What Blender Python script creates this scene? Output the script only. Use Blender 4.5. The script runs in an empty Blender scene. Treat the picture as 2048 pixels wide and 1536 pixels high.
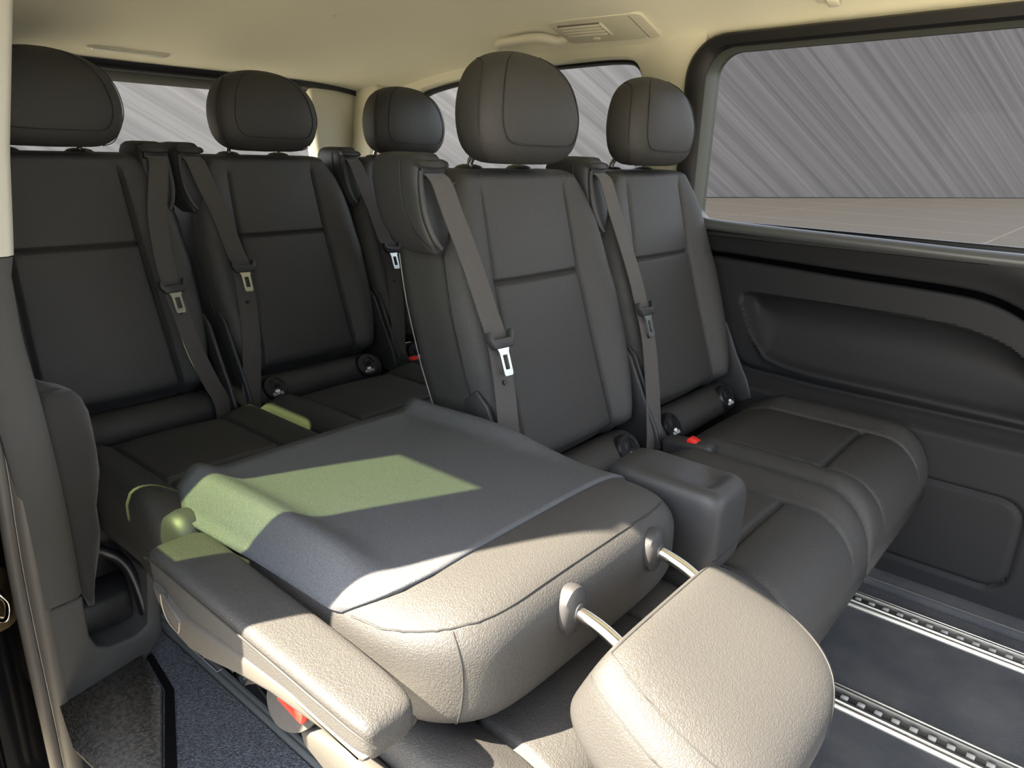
import bpy, bmesh, math, random
import numpy as np
from mathutils import Vector, Matrix
random.seed(7); rng = np.random.default_rng(7)
sc = bpy.context.scene
COL = sc.collection
pi = math.pi

# ------------------------------------------------------------------ camera, sky, sun, exposure
# world: +X = front of the van, +Y = far (left) side, Z = up, metres, cabin floor at z = 0
yaw, pitch, roll, FPX = math.radians(129.693), math.radians(-17.8325), math.radians(2.0087), 1456.18
d = Vector((math.cos(yaw)*math.cos(pitch), math.sin(yaw)*math.cos(pitch), math.sin(pitch)))
r0 = Vector((math.sin(yaw), -math.cos(yaw), 0)); u0 = r0.cross(d)
rv = r0*math.cos(roll) + u0*math.sin(roll); uv = -r0*math.sin(roll) + u0*math.cos(roll)
cam = bpy.data.cameras.new('camera'); camo = bpy.data.objects.new('camera', cam); COL.objects.link(camo)
M = Matrix((rv, uv, -d)).transposed().to_4x4(); M.translation = Vector((0.95914, -1.17679, 1.04417))
camo.matrix_world = M
cam.sensor_width = 36.0; cam.lens = FPX/2048*36; cam.clip_start = 0.02; cam.clip_end = 500
sc.camera = camo

SUN_DIR = Vector((0.279, 0.572, -0.772)).normalized()      # direction the light travels
SUN_STRENGTH, SKY_STRENGTH, EXPOSURE = 34.0, 0.51, 1.05
world = bpy.data.worlds.new('sky'); sc.world = world; world.use_nodes = True
wn = world.node_tree; wn.nodes.clear()
sky = wn.nodes.new('ShaderNodeTexSky'); sky.sky_type = 'NISHITA'; sky.sun_disc = False
sky.sun_elevation = math.asin(-SUN_DIR.z); sky.sun_rotation = math.atan2(-SUN_DIR.x, -SUN_DIR.y)
sky.air_density = 1.0; sky.dust_density = 2.0; sky.ozone_density = 1.0
bg = wn.nodes.new('ShaderNodeBackground'); bg.inputs[1].default_value = SKY_STRENGTH
wo = wn.nodes.new('ShaderNodeOutputWorld')
hs = wn.nodes.new('ShaderNodeHueSaturation'); hs.inputs['Saturation'].default_value = 0.42
wn.links.new(sky.outputs[0], hs.inputs['Color']); wn.links.new(hs.outputs[0], bg.inputs[0]); wn.links.new(bg.outputs[0], wo.inputs[0])
sl = bpy.data.lights.new('sun', 'SUN'); sl.energy = SUN_STRENGTH; sl.angle = math.radians(0.6); sl.color = (1.0, 0.87, 0.66)
so = bpy.data.objects.new('sun', sl); COL.objects.link(so)
so.rotation_euler = SUN_DIR.to_track_quat('-Z', 'Y').to_euler(); so.location = (-3, -6, 8)
# added fill lamp, no known source, washing the rear part of the backdrop
al = bpy.data.lights.new('backdrop_fill', 'AREA'); al.energy = 1100; al.size = 5; al.color = (1, 0.97, 0.95)
ao = bpy.data.objects.new('backdrop_fill', al); COL.objects.link(ao)
ao.location = (-9, 11, 9); ao.rotation_euler = (Vector((-20.5, 9, 2.5)) - Vector(ao.location)).to_track_quat('-Z', 'Y').to_euler()
vs = sc.view_settings; vs.view_transform = 'Standard'; vs.look = 'None'; vs.gamma = 1; vs.use_curve_mapping = False
vs.exposure = EXPOSURE

# ------------------------------------------------------------------ materials
def mat(name, col, rough=0.5, metal=0.0, bump=None, spec=0.5, var=0.0, vscale=6.0, col2=None, sheen=0.0):
    """bump = (kind, scale, strength, distance)"""
    m = bpy.data.materials.new(name); m.use_nodes = True
    nt = m.node_tree; b = nt.nodes['Principled BSDF']
    b.inputs['Base Color'].default_value = (*col, 1); b.inputs['Roughness'].default_value = rough
    b.inputs['Metallic'].default_value = metal; b.inputs['Specular IOR Level'].default_value = spec
    if sheen: b.inputs['Sheen Weight'].default_value = sheen; b.inputs['Sheen Roughness'].default_value = 0.6
    tc = nt.nodes.new('ShaderNodeTexCoord')
    if var or col2:
        n = nt.nodes.new('ShaderNodeTexNoise'); n.inputs['Scale'].default_value = vscale; n.inputs['Detail'].default_value = 6
        nt.links.new(tc.outputs['Object'], n.inputs['Vector'])
        cr = nt.nodes.new('ShaderNodeValToRGB')
        c2 = col2 or tuple(min(1, c*(1+var)) for c in col); c1 = col if col2 else tuple(c*(1-var) for c in col)
        cr.color_ramp.elements[0].color = (*c1, 1); cr.color_ramp.elements[1].color = (*c2, 1)
        cr.color_ramp.elements[0].position = 0.35; cr.color_ramp.elements[1].position = 0.68
        nt.links.new(n.outputs['Fac'], cr.inputs[0]); nt.links.new(cr.outputs[0], b.inputs['Base Color'])
    if bump:
        kind, scale, st, dist = bump
        if kind == 'leather':
            t = nt.nodes.new('ShaderNodeTexVoronoi'); t.feature = 'DISTANCE_TO_EDGE'; t.inputs['Scale'].default_value = scale
            t.inputs['Randomness'].default_value = 1.0
            w = nt.nodes.new('ShaderNodeTexNoise'); w.inputs['Scale'].default_value = scale*0.5
            mx = nt.nodes.new('ShaderNodeMixRGB'); mx.blend_type = 'ADD'; mx.inputs[0].default_value = 0.012
            nt.links.new(tc.outputs['Object'], w.inputs['Vector']); nt.links.new(tc.outputs['Object'], mx.inputs[1])
            nt.links.new(w.outputs['Color'], mx.inputs[2]); nt.links.new(mx.outputs[0], t.inputs['Vector'])
            cl = nt.nodes.new('ShaderNodeMapRange'); cl.inputs[1].default_value = 0; cl.inputs[2].default_value = 0.22
            nt.links.new(t.outputs['Distance'], cl.inputs[0]); h = cl.outputs[0]
        elif kind == 'weave':
            t = nt.nodes.new('ShaderNodeTexWave'); t.inputs['Scale'].default_value = scale; t.bands_direction = 'DIAGONAL'
            t.inputs['Distortion'].default_value = 0.6; t.inputs['Detail'].default_value = 1
            nt.links.new(tc.outputs['Object'], t.inputs['Vector']); h = t.outputs['Fac']
        else:
            t = nt.nodes.new('ShaderNodeTexNoise'); t.inputs['Scale'].default_value = scale; t.inputs['Detail'].default_value = 3
            nt.links.new(tc.outputs['Object'], t.inputs['Vector']); h = t.outputs['Fac']
        bp = nt.nodes.new('ShaderNodeBump'); bp.inputs['Strength'].default_value = st; bp.inputs['Distance'].default_value = dist
        nt.links.new(h, bp.inputs['Height']); nt.links.new(bp.outputs[0], b.inputs['Normal'])
    return m

def glass(name, tint, gloss=0.0015):
    m = bpy.data.materials.new(name); m.use_nodes = True; nt = m.node_tree; nt.nodes.clear()
    t = nt.nodes.new('ShaderNodeBsdfTransparent'); t.inputs[0].default_value = (*tint, 1)
    g = nt.nodes.new('ShaderNodeBsdfGlossy'); g.inputs[1].default_value = 0.02
    mx = nt.nodes.new('ShaderNodeMixShader'); mx.inputs[0].default_value = gloss
    o = nt.nodes.new('ShaderNodeOutputMaterial')
    nt.links.new(t.outputs[0], mx.inputs[1]); nt.links.new(g.outputs[0], mx.inputs[2]); nt.links.new(mx.outputs[0], o.inputs[0])
    return m

LEATHER = mat('black_leather', (0.033, 0.032, 0.0315), 0.56, bump=('leather', 255, 0.40, 0.0008), spec=0.40)
SHELL = mat('grained_seat_shell', (0.062, 0.065, 0.073), 0.52, bump=('noise', 480, 0.6, 0.0008), spec=0.35, var=0.22, vscale=500)
PLASTIC = mat('dark_grained_plastic', (0.026, 0.026, 0.028), 0.50, bump=('noise', 900, 0.3, 0.0004), spec=0.4)
WALLP = mat('door_panel_plastic', (0.012, 0.0123, 0.0138), 0.62, bump=('noise', 900, 0.25, 0.0003), spec=0.22)
PILLARP = mat('pillar_grained_plastic', (0.075, 0.073, 0.071), 0.5, bump=('leather', 420, 0.5, 0.0007), spec=0.5)
BLACKP = mat('satin_black_plastic', (0.010, 0.010, 0.012), 0.38, spec=0.5)
RUBBER = mat('rubber_seal', (0.14, 0.128, 0.115), 0.5, bump=('noise', 60, 0.05, 0.001), spec=0.5)
BLACKR = mat('black_rubber', (0.008, 0.008, 0.009), 0.5, spec=0.3)
PAINT = mat('black_paint', (0.004, 0.004, 0.005), 0.12, spec=0.5)
BELT = mat('belt_webbing', (0.040, 0.036, 0.034), 0.7, bump=('weave', 160, 0.5, 0.0006), spec=0.3, sheen=0.2)
CHROME = mat('chrome', (0.75, 0.74, 0.72), 0.14, 1.0)
STEEL = mat('brushed_steel', (0.62, 0.66, 0.62), 0.3, 1.0)
ALU = mat('rail_aluminium', (0.56, 0.55, 0.50), 0.38, 1.0, bump=('noise', 400, 0.1, 0.0003))
ALUD = mat('rail_aluminium_grey', (0.20, 0.205, 0.205), 0.42)
GOLD = mat('zinc_plated_steel', (0.65, 0.52, 0.33), 0.28, 1.0)
HEADL = mat('beige_headliner', (0.70, 0.665, 0.50), 0.95, bump=('noise', 900, 0.3, 0.0004), spec=0.1, sheen=0.3)
BEIGE = mat('beige_plastic', (0.66, 0.63, 0.49), 0.6, bump=('noise', 900, 0.15, 0.0003), spec=0.35)
BEIGED = mat('beige_plastic_recess', (0.13, 0.12, 0.10), 0.7)
CARPET = mat('dark_carpet', (0.055, 0.059, 0.067), 0.85, bump=('noise', 380, 0.9, 0.002), spec=0.25, col2=(0.085, 0.088, 0.092), vscale=9)
MATT = mat('rubber_floor_mat', (0.19, 0.20, 0.228), 0.6, bump=('leather', 190, 0.8, 0.0016), spec=0.45, var=0.45, vscale=230)
FELT = mat('grey_felt_carpet', (0.24, 0.22, 0.20), 0.95, bump=('noise', 260, 1.0, 0.003), spec=0.1, var=0.35, vscale=120)
FABRIC = mat('black_mesh_fabric', (0.022, 0.021, 0.022), 0.75, bump=('weave', 220, 0.3, 0.0005), spec=0.3, sheen=0.2)
RED = mat('red_plastic', (0.75, 0.02, 0.012), 0.35, spec=0.5)
WHITE = mat('white_print', (0.8, 0.8, 0.82), 0.6)
THREAD = mat('grey_seam_thread', (0.012, 0.012, 0.013), 0.7)
PIPING = mat('pale_piping', (0.36, 0.34, 0.31), 0.5)
PIPED = mat('dull_piping', (0.16, 0.15, 0.14), 0.6)
LENS = mat('lamp_lens', (0.70, 0.70, 0.60), 0.25, spec=0.6)
TINT = glass('grey_tinted_glass', (0.74, 0.73, 0.72))
CLEARG = glass('rear_glass', (0.90, 0.90, 0.88))
GREENG = glass('green_privacy_glass', (0.40, 0.47, 0.32))
GROUND = mat('studio_floor', (0.0120, 0.0122, 0.0130), 0.7, bump=('noise', 3, 0.05, 0.01), spec=0.2)
PAD = mat('pale_reflector', (0.31, 0.295, 0.255), 0.9, bump=('noise', 40, 0.3, 0.004), var=0.12, vscale=3)
JOINT = mat('studio_floor_joint', (0.012, 0.0115, 0.011), 0.8)

# streaked brushed backdrop
BACK = bpy.data.materials.new('streaked_backdrop'); BACK.use_nodes = True
nt = BACK.node_tree; b = nt.nodes['Principled BSDF']; b.inputs['Roughness'].default_value = 0.8; b.inputs['Specular IOR Level'].default_value = 0.1
tc = nt.nodes.new('ShaderNodeTexCoord'); mp = nt.nodes.new('ShaderNodeMapping'); mp.vector_type = 'TEXTURE'
mp.inputs['Rotation'].default_value = (0, math.radians(31), 0); mp.inputs['Scale'].default_value = (60, 1, 0.26)
ns = nt.nodes.new('ShaderNodeTexNoise'); ns.inputs['Scale'].default_value = 1.0; ns.inputs['Detail'].default_value = 7; ns.inputs['Roughness'].default_value = 0.62
cr = nt.nodes.new('ShaderNodeValToRGB'); cr.color_ramp.elements[0].position = 0.36; cr.color_ramp.elements[1].position = 0.66
cr.color_ramp.elements[0].color = (0.125, 0.1175, 0.1125, 1); cr.color_ramp.elements[1].color = (0.205, 0.192, 0.184, 1)
nt.links.new(tc.outputs['Object'], mp.inputs[0]); nt.links.new(mp.outputs[0], ns.inputs['Vector'])
nt.links.new(ns.outputs['Fac'], cr.inputs[0]); nt.links.new(cr.outputs[0], b.inputs['Base Color'])

# ------------------------------------------------------------------ helpers
def tag(o, label=None, cat=None, group=None, kind=None):
    if label: o['label'] = label
    if cat: o['category'] = cat
    if group: o['group'] = group
    if kind: o['kind'] = kind
    return o
def thing(name, loc, label, cat, group=None, rotz=0):
    o = bpy.data.objects.new(name, None); COL.objects.link(o); o.location = loc; o.rotation_euler = (0, 0, rotz)
    o.empty_display_size = 0.1
    return tag(o, label, cat, group)
def link(name, me, m, parent=None):
    o = bpy.data.objects.new(name, me); COL.objects.link(o)
    if m is not None and not me.materials: me.materials.append(m)
    if parent is not None: o.parent = parent
    return o
def mk(name, V, F, m, parent=None, sharp=40):
    me = bpy.data.meshes.new(name)
    V = np.asarray(V, float); me.from_pydata([tuple(v) for v in V], [], [tuple(int(i) for i in f) for f in F]); me.update()
    bm = bmesh.new(); bm.from_mesh(me); bmesh.ops.recalc_face_normals(bm, faces=bm.faces); bm.to_mesh(me); bm.free()
    me.shade_smooth()
    if sharp: me.set_sharp_from_angle(angle=math.radians(sharp))
    return link(name, me, m, parent)
def from_bm(name, bm, m, parent=None, sharp=40):
    me = bpy.data.meshes.new(name); bm.to_mesh(me); bm.free(); me.shade_smooth()
    if sharp: me.set_sharp_from_angle(angle=math.radians(sharp))
    return link(name, me, m, parent)
def rbox(name, size, c, m, parent=None, bev=0.004, seg=2, rot=None, taper=None):
    bm = bmesh.new(); bmesh.ops.create_cube(bm, size=1)
    for v in bm.verts:
        v.co = Vector((v.co.x*size[0], v.co.y*size[1], v.co.z*size[2]))
        if taper:                       # (axis, fx, fy) scale at the + end of the axis
            ax, fa, fb = taper
            if v.co[ax] > 0:
                o2 = [i for i in range(3) if i != ax]; v.co[o2[0]] *= fa; v.co[o2[1]] *= fb
    if bev: bmesh.ops.bevel(bm, geom=list(bm.edges), offset=bev, segments=seg, profile=0.5, affect='EDGES')
    R = rot if rot is not None else Matrix.Identity(3)
    for v in bm.verts: v.co = R @ v.co + Vector(c)
    return from_bm(name, bm, m, parent, 50)
def RY(a): return Matrix.Rotation(math.radians(a), 3, 'Y')
def RX(a): return Matrix.Rotation(math.radians(a), 3, 'X')
def RZ(a): return Matrix.Rotation(math.radians(a), 3, 'Z')
def loft_vf(rings, cap0=True, cap1=True, closed=True):
    n = len(rings[0]); V = np.concatenate([np.asarray(r, float) for r in rings]); F = []
    for i in range(len(rings)-1):
        for j in range(n if closed else n-1):
            k = (j+1) % n
            F.append((i*n+j, i*n+k, (i+1)*n+k, (i+1)*n+j))
    if closed and cap0: F.append(tuple(range(n)))
    if closed and cap1: F.append(tuple((len(rings)-1)*n+j for j in range(n)))
    return V, F
def loft(name, rings, m, parent=None, cap0=True, cap1=True, closed=True, sharp=50):
    V, F = loft_vf(rings, cap0, cap1, closed); return mk(name, V, F, m, parent, sharp)
def smooth_path(P, n=6):
    P = [np.array(p, float) for p in P]; out = []
    for i in range(len(P)-1):
        a, b2, c2, d2 = P[max(i-1, 0)], P[i], P[i+1], P[min(i+2, len(P)-1)]
        for t in np.arange(n)/n:
            out.append(0.5*((2*b2)+(-a+c2)*t+(2*a-5*b2+4*c2-d2)*t*t+(-a+3*b2-3*c2+d2)*t**3))
    out.append(P[-1]); return out
def tube_rings(path, r, n=10, closed=False):
    P = [np.array(p, float) for p in path]; rings = []; N = len(P)
    up = None
    for i in range(N):
        t = P[(i+1) % N]-P[i-1] if closed else P[min(i+1, N-1)]-P[max(i-1, 0)]
        t /= np.linalg.norm(t)+1e-12
        if up is None:
            up = np.array([0, 0, 1.0]) if abs(t[2]) < 0.9 else np.array([1.0, 0, 0])
        s = np.cross(t, up); s /= np.linalg.norm(s); up = np.cross(s, t)
        ri = r[i] if hasattr(r, '__len__') else r
        rings.append([P[i]+ri*(math.cos(a)*s+math.sin(a)*up) for a in np.arange(n)/n*2*pi])
    return rings
def tube(name, path, r, m, parent=None, n=10, closed=False):
    R = tube_rings(path, r, n, closed)
    if closed: R.append(R[0])
    return loft(name, R, m, parent, not closed, not closed, True, 60)
def prism(name, poly, axis, a, b2, m, parent=None, bev=0.0, seg=2):
    """poly: 2-D outline in the two other axes (in x,y,z order), extruded from a to b2 along axis"""
    bm = bmesh.new(); ax = 'xyz'.index(axis)
    def P(p, h):
        q = [0, 0, 0]; o2 = [i for i in range(3) if i != ax]; q[o2[0]], q[o2[1]] = p; q[ax] = h; return q
    v0 = [bm.verts.new(P(p, a)) for p in poly]; v1 = [bm.verts.new(P(p, b2)) for p in poly]; n = len(poly)
    bm.faces.new(v0); bm.faces.new(v1)
    for i in range(n): bm.faces.new((v0[i], v0[(i+1) % n], v1[(i+1) % n], v1[i]))
    bmesh.ops.recalc_face_normals(bm, faces=bm.faces)
    if bev: 
        E = [e for e in bm.edges if e.calc_face_angle(0) > 0.5]
        bmesh.ops.bevel(bm, geom=E, offset=bev, segments=seg, profile=0.5, affect='EDGES')
    return from_bm(name, bm, m, parent, 45)
def rrect(x0, x1, z0, z1, r, n=8):
    """rounded rectangle outline, counter-clockwise from lower right; r = radius or four radii (lr, ur, ul, ll)"""
    rr = (r,)*4 if not hasattr(r, '__len__') else r; out = []
    for (cx, cz, a0, q) in ((x1-rr[0], z0+rr[0], -90, rr[0]), (x1-rr[1], z1-rr[1], 0, rr[1]), (x0+rr[2], z1-rr[2], 90, rr[2]), (x0+rr[3], z0+rr[3], 180, rr[3])):
        for k in range(n+1):
            a = math.radians(a0+90*k/n); out.append((cx+q*math.cos(a), cz+q*math.sin(a)))
    return out
def sstep(a, b2, x):
    t = np.clip((np.asarray(x, float)-a)/(b2-a), 0, 1); return t*t*(3-2*t)
def split_mk(V, F, masks, names, mats, parent, sharp=60, sub=True):
    """one surface cut into several objects: masks[i] face lists; first is the main part, the rest its children"""
    obs = []
    for i, (mask, nm, mt) in enumerate(zip(masks, names, mats)):
        Fs = [F[k] for k in mask]
        used = sorted({j for f in Fs for j in f}); rm = {j: q for q, j in enumerate(used)}
        o = mk(nm, V[used], [tuple(rm[j] for j in f) for f in Fs], mt, parent if i == 0 or not sub else obs[0], sharp)
        obs.append(o)
    return obs
def ribbon(name, path, wdir, w, th, m, parent=None, side=None):
    P = [np.array(p, float) for p in path]; rings = []
    for i, p in enumerate(P):
        t = P[min(i+1, len(P)-1)]-P[max(i-1, 0)]; t /= np.linalg.norm(t)
        wd = np.array(wdir[i] if isinstance(wdir, list) else wdir, float); wd -= t*(wd@t); wd /= np.linalg.norm(wd)
        nn = np.cross(t, wd)
        ww = w[i] if hasattr(w, '__len__') else w
        rings.append([p+wd*ww/2+nn*th/2, p-wd*ww/2+nn*th/2, p-wd*ww/2-nn*th/2, p+wd*ww/2-nn*th/2])
    return loft(name, rings, m, parent, sharp=30)
from mathutils.bvhtree import BVHTree
def snap_tube(name, pts, r, target, m=None, n=8):
    dg = bpy.context.evaluated_depsgraph_get(); dg.update()
    bv = BVHTree.FromObject(target, dg)
    out = []
    for p in smooth_path(pts, n):
        co, nn, _, _ = bv.find_nearest(Vector(p)); out.append(tuple(co+nn*r*0.25))
    return tube(name, out, r, m or THREAD, target, 6)
def copy_tree(o, parent=None):
    c = o.copy(); COL.objects.link(c)
    if parent is not None: c.parent = parent
    for ch in list(o.children): copy_tree(ch, c)
    return c

# ------------------------------------------------------------------ outside: studio floor and backdrop
gz = -0.55
g = mk('ground', [(-60, -40, gz), (60, -40, gz), (60, 90, gz), (-60, 90, gz)], [(0, 1, 2, 3)], GROUND); tag(g, kind='structure')
wdv = Vector((0.373, 0.928, 0)); wp0 = Vector((-12.76, 28.15, 0)) - wdv*42
bw = mk('wall_backdrop', [(0, 0, gz), (90, 0, gz), (90, 0, 9), (0, 0, 9), (0, .4, gz), (90, .4, gz), (90, .4, 9), (0, .4, 9)],
        [(0, 1, 2, 3), (4, 7, 6, 5), (0, 4, 5, 1), (1, 5, 6, 2), (2, 6, 7, 3), (3, 7, 4, 0)], BACK)
bw.location = wp0; bw.rotation_euler = (0, 0, math.atan2(wdv.y, wdv.x)); tag(bw, kind='structure')
pad = mk('bounce_pad', [(-9, -12, gz+.004), (9, -12, gz+.004), (9, -1.15, gz+.004), (-9, -1.15, gz+.004)], [(0, 1, 2, 3)], PAD); tag(pad, kind='structure')  # unseen pale pad added to bounce warm light into the cabin
# joints between the big floor slabs
for k in range(9):
    rbox('joint', (60, 0.05, 0.004), (-8, 6+4.6*k, gz+0.002), JOINT, g, 0)
for k in range(10):
    rbox('joint', (0.05, 60, 0.004), (-34+6.5*k, 28, gz+0.002), JOINT, g, 0)

# ------------------------------------------------------------------ cabin shell: floor, ceiling
fl = mk('floor', [(-1.5, -0.69, 0), (-0.66, -0.60, 0), (-0.43, -0.685, 0), (-0.12, -0.79, 0), (1.7, -0.79, 0), (1.7, 0.80, 0), (-1.5, 0.80, 0),
                  (-1.5, -0.69, -0.06), (-0.66, -0.60, -0.06), (-0.43, -0.685, -0.06), (-0.12, -0.79, -0.06), (1.7, -0.79, -0.06), (1.7, 0.80, -0.06), (-1.5, 0.80, -0.06)],
        [tuple(range(7)), tuple(range(13, 6, -1))]+[(i, (i+1) % 7, 7+(i+1) % 7, 7+i) for i in range(7)], CARPET, sharp=20)
tag(fl, kind='structure')
mk('floor_mat', [(-0.66, -0.595, 0.003), (-0.43, -0.68, 0.003), (-0.12, -0.785, 0.003), (1.3, -0.785, 0.003), (1.3, -0.613, 0.003), (-0.9, -0.613, 0.003),
                 (-0.66, -0.595, 0.0), (-0.43, -0.68, 0.0), (-0.12, -0.785, 0.0), (1.3, -0.785, 0.0), (1.3, -0.613, 0.0), (-0.9, -0.613, 0.0)],
   [(0, 1, 2, 3, 4, 5)]+[(i, (i+1) % 6, 6+(i+1) % 6, 6+i) for i in range(6)], MATT, fl, 20)
tag(rbox('sill_step', (2.2, 0.10, 0.03), (0.75, 0.742, 0.012), CARPET, None, 0.006), kind='structure').name = 'baseboard_left'
eb = rbox('edge_strip', (2.0, 0.006, 0.006), (0.75, 0.690, 0.025), PILLARP, bpy.data.objects['baseboard_left'], 0.002)

def zedge(x): return 1.31 - 0.065*np.maximum(0, (-0.35-x)/0.8)**2 + 0.027*sstep(-0.2, 0.02, x) + 0.05*np.maximum(0, x)
def zceil(x, y): return zedge(x) + (0.066+0.064*sstep(-1.4, -0.75, x))*np.sqrt(np.maximum(0, 1-(np.abs(y)/0.782)**(4-1.8*sstep(-1.4, -0.75, x))))
ys = 0.782*np.sin(np.linspace(-pi/2, pi/2, 61)); xs = np.linspace(-1.47, 1.9, 80)
X, Y = np.meshgrid(xs, ys, indexing='ij'); Z = zceil(X, Y)
V = np.stack([X, Y, Z], -1).reshape(-1, 3); n = len(ys)
V2 = V + np.array([0, 0, 0.05])
F = [(i*n+j, i*n+j+1, (i+1)*n+j+1, (i+1)*n+j) for i in range(len(xs)-1) for j in range(n-1)]
off = len(V); F2 = [tuple(q+off for q in f) for f in F]
B = [i*n for i in range(len(xs))]; T = [i*n+n-1 for i in range(len(xs))]
Fs = []
for L in (B, T, list(range(n)), [(len(xs)-1)*n+j for j in range(n)]):
    Fs += [(L[i], L[i+1], L[i+1]+off, L[i]+off) for i in range(len(L)-1)]
ceil = mk('ceiling', np.concatenate([V, V2]), F+F2+Fs, HEADL, None, 60); tag(ceil, kind='structure')

# ------------------------------------------------------------------ far side wall beside the second row (relief panel)
def si(x, xs_, ys_):
    P = smooth_path(list(zip(xs_, ys_)), 10); return np.interp(x, [p[0] for p in P], [p[1] for p in P])
def pocket_top(x): return si(x, [0.14, 0.17, 0.30, 0.431, 0.60, 0.70, 0.78, 0.83, 0.90, 0.97], [0.67, 0.691, 0.695, 0.696, 0.692, 0.684, 0.663, 0.633, 0.565, 0.49])
def pocket_bot(x): return np.interp(x, [0.14, 0.165, 0.193, 0.246, 0.30, 0.376, 0.97], [0.68, 0.63, 0.57, 0.511, 0.497, 0.490, 0.482])
def groove_z(x): return si(x, [-0.2, 0.089, 0.418, 0.65, 0.738, 0.809, 0.86, 0.92, 1.0, 1.1], [0.786, 0.783, 0.772, 0.766, 0.756, 0.729, 0.69, 0.62, 0.50, 0.3])
def ledge_z(x): return si(x, [0.0, 0.09, 0.115, 0.149, 0.189, 0.288, 0.556, 1.6], [0.75, 0.60, 0.545, 0.49, 0.463, 0.456, 0.451, 0.454])
def wall_y(x, z):
    y = np.full_like(x, 0.785)
    # sill band above the trim line comes inward towards the sill
    gzv = groove_z(x)
    up = sstep(0, 0.004, z-gzv)
    y = y - up*(0.006+0.030*sstep(0.0, 0.09, z-gzv)) 
    y = y + 0.022*np.exp(-((z-gzv)/0.0065)**2)
    # recessed armrest pocket, deepest under its upper edge
    pt, pb = pocket_top(x), pocket_bot(x)
    inside = sstep(0, 0.014, pt-z)*sstep(0, 0.022, z-pb)*sstep(0.150, 0.185, x)
    t = np.clip((pt-z)/np.maximum(pt-pb, 0.02), 0, 1)
    y = y + inside*0.052*np.sin(pi*np.clip(t, 0, 1)**0.75)
    y = y - 0.008*np.exp(-((z-pb-0.006)/0.012)**2)*sstep(0.17, 0.24, x)
    # below the ledge line: undercut, then the lower panel
    lz = ledge_z(x); dl = lz-z
    y = y + 0.016*np.exp(-((z-lz-0.012)/0.010)**2)
    y = y - 0.028*sstep(0.0, 0.035, dl) - 0.012*sstep(0.03, 0.45, dl)
    return y
xs = np.linspace(-0.2, 1.62, 270); zs = np.linspace(-0.02, 0.846, 166)
X, Zg = np.meshgrid(xs, zs, indexing='ij'); Yg = wall_y(X, Zg)
# fuel-flap like access panel: groove along a rounded rectangle
ax0, ax1, az0, az1, ar = 0.50, 0.905, 0.077, 0.303, 0.05
qx = np.abs(X-(ax0+ax1)/2)-(ax1-ax0)/2+ar; qz = np.abs(Zg-(az0+az1)/2)-(az1-az0)/2+ar
sdf = np.hypot(np.maximum(qx, 0), np.maximum(qz, 0))+np.minimum(np.maximum(qx, qz), 0)-ar
Yg = Yg + 0.009*np.exp(-(sdf/0.0045)**2)
V = np.stack([X, Yg, Zg], -1).reshape(-1, 3); n = len(zs)
F = [(i*n+j, (i+1)*n+j, (i+1)*n+j+1, i*n+j+1) for i in range(len(xs)-1) for j in range(n-1)]
cx = X[:-1, :-1].ravel()+0.003; cz = Zg[:-1, :-1].ravel()+0.0026; sd = sdf[:-1, :-1].ravel()
inp = (cz < pocket_top(cx)) & (cz > pocket_bot(cx)) & (cx > 0.155) & (cx < 0.97)
acc = sd < 0
m0 = [k for k in range(len(F)) if not inp[k] and not acc[k]]
obs = split_mk(V, F, [m0, list(np.where(inp)[0]), list(np.where(acc)[0])], ['wall_left', 'door_pocket', 'access_panel'], [WALLP]*3, None, 0)
WL = obs[0]; tag(WL, kind='structure')
rbox('backing', (1.82, 0.02, 0.90), (0.71, 0.865, 0.42), BLACKP, WL, 0)
# rounded sill under the window
sp = smooth_path([(-0.1, 0.756, 0.872), (0.1, 0.752, 0.863), (0.5, 0.75, 0.854), (0.8, 0.75, 0.849), (1.62, 0.75, 0.846)], 8)
rings = []
for p in sp:
    rings.append([(p[0], p[1]+0.018*math.cos(a)*1.3+0.01, p[2]+0.016*math.sin(a)) for a in np.arange(14)/14*2*pi])
loft('window_sill', rings, mat('sill_plastic', (0.055, 0.058, 0.06), 0.35, spec=0.6), WL)

gx = np.linspace(-0.12, 1.0, 70)
ribbon('trim_groove', [(x, 0.7795, float(groove_z(x))+0.001) for x in gx], (0, 0, 1), [0.006+0.009*min(1, max(0, (x+0.1)/0.5)) for x in gx], 0.004, mat('groove_black', (0.001, 0.001, 0.0015), 1.0, spec=0.0), WL)
def frame_path(name, path, prof, m, parent=None, squash=1.0):
    """sweep a profile (inward offset, y) along a closed loop in the x-z plane"""
    P = [np.array(p, float) for p in path]; N = len(P); rings = []
    for i in range(N):
        t = P[(i+1) % N]-P[i-1]; t /= np.linalg.norm(t); nrm = np.array([-t[1], t[0]])   # inward for a CCW loop
        k = squash*abs(nrm[1])+abs(nrm[0]); rings.append([(P[i][0]+nrm[0]*o*k, y, P[i][1]+nrm[1]*o*k) for (o, y) in prof])
    rings.append(rings[0]); return loft(name, rings, m, parent, False, False, True, 40)
w1 = thing('window_1', (0, 0, 0), None, None); tag(w1, kind='structure')
def zwin(x): return 0.0
def loop(x0, x1, z0, z1, r): return [(x, z+(0.028*x if z > 1.1 else 0)) for x, z in rrect(x0, x1, z0, z1, (0.06, 0.06, r, r*0.6), 10)]
Lo = loop(-0.068, 1.52, 0.835, 1.349, 0.105); Li = loop(-0.011, 1.47, 0.85, 1.314, 0.075); Lg = loop(-0.006, 1.465, 0.86, 1.309, 0.062)
def win_rings(fn): 
    R = [fn(np.array(a), np.array(b2), np.array(c2)) for a, b2, c2 in zip(Lo, Li, Lg)]
    return R+[R[0]]
def P3(p, y): return (p[0], y, p[1])
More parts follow.
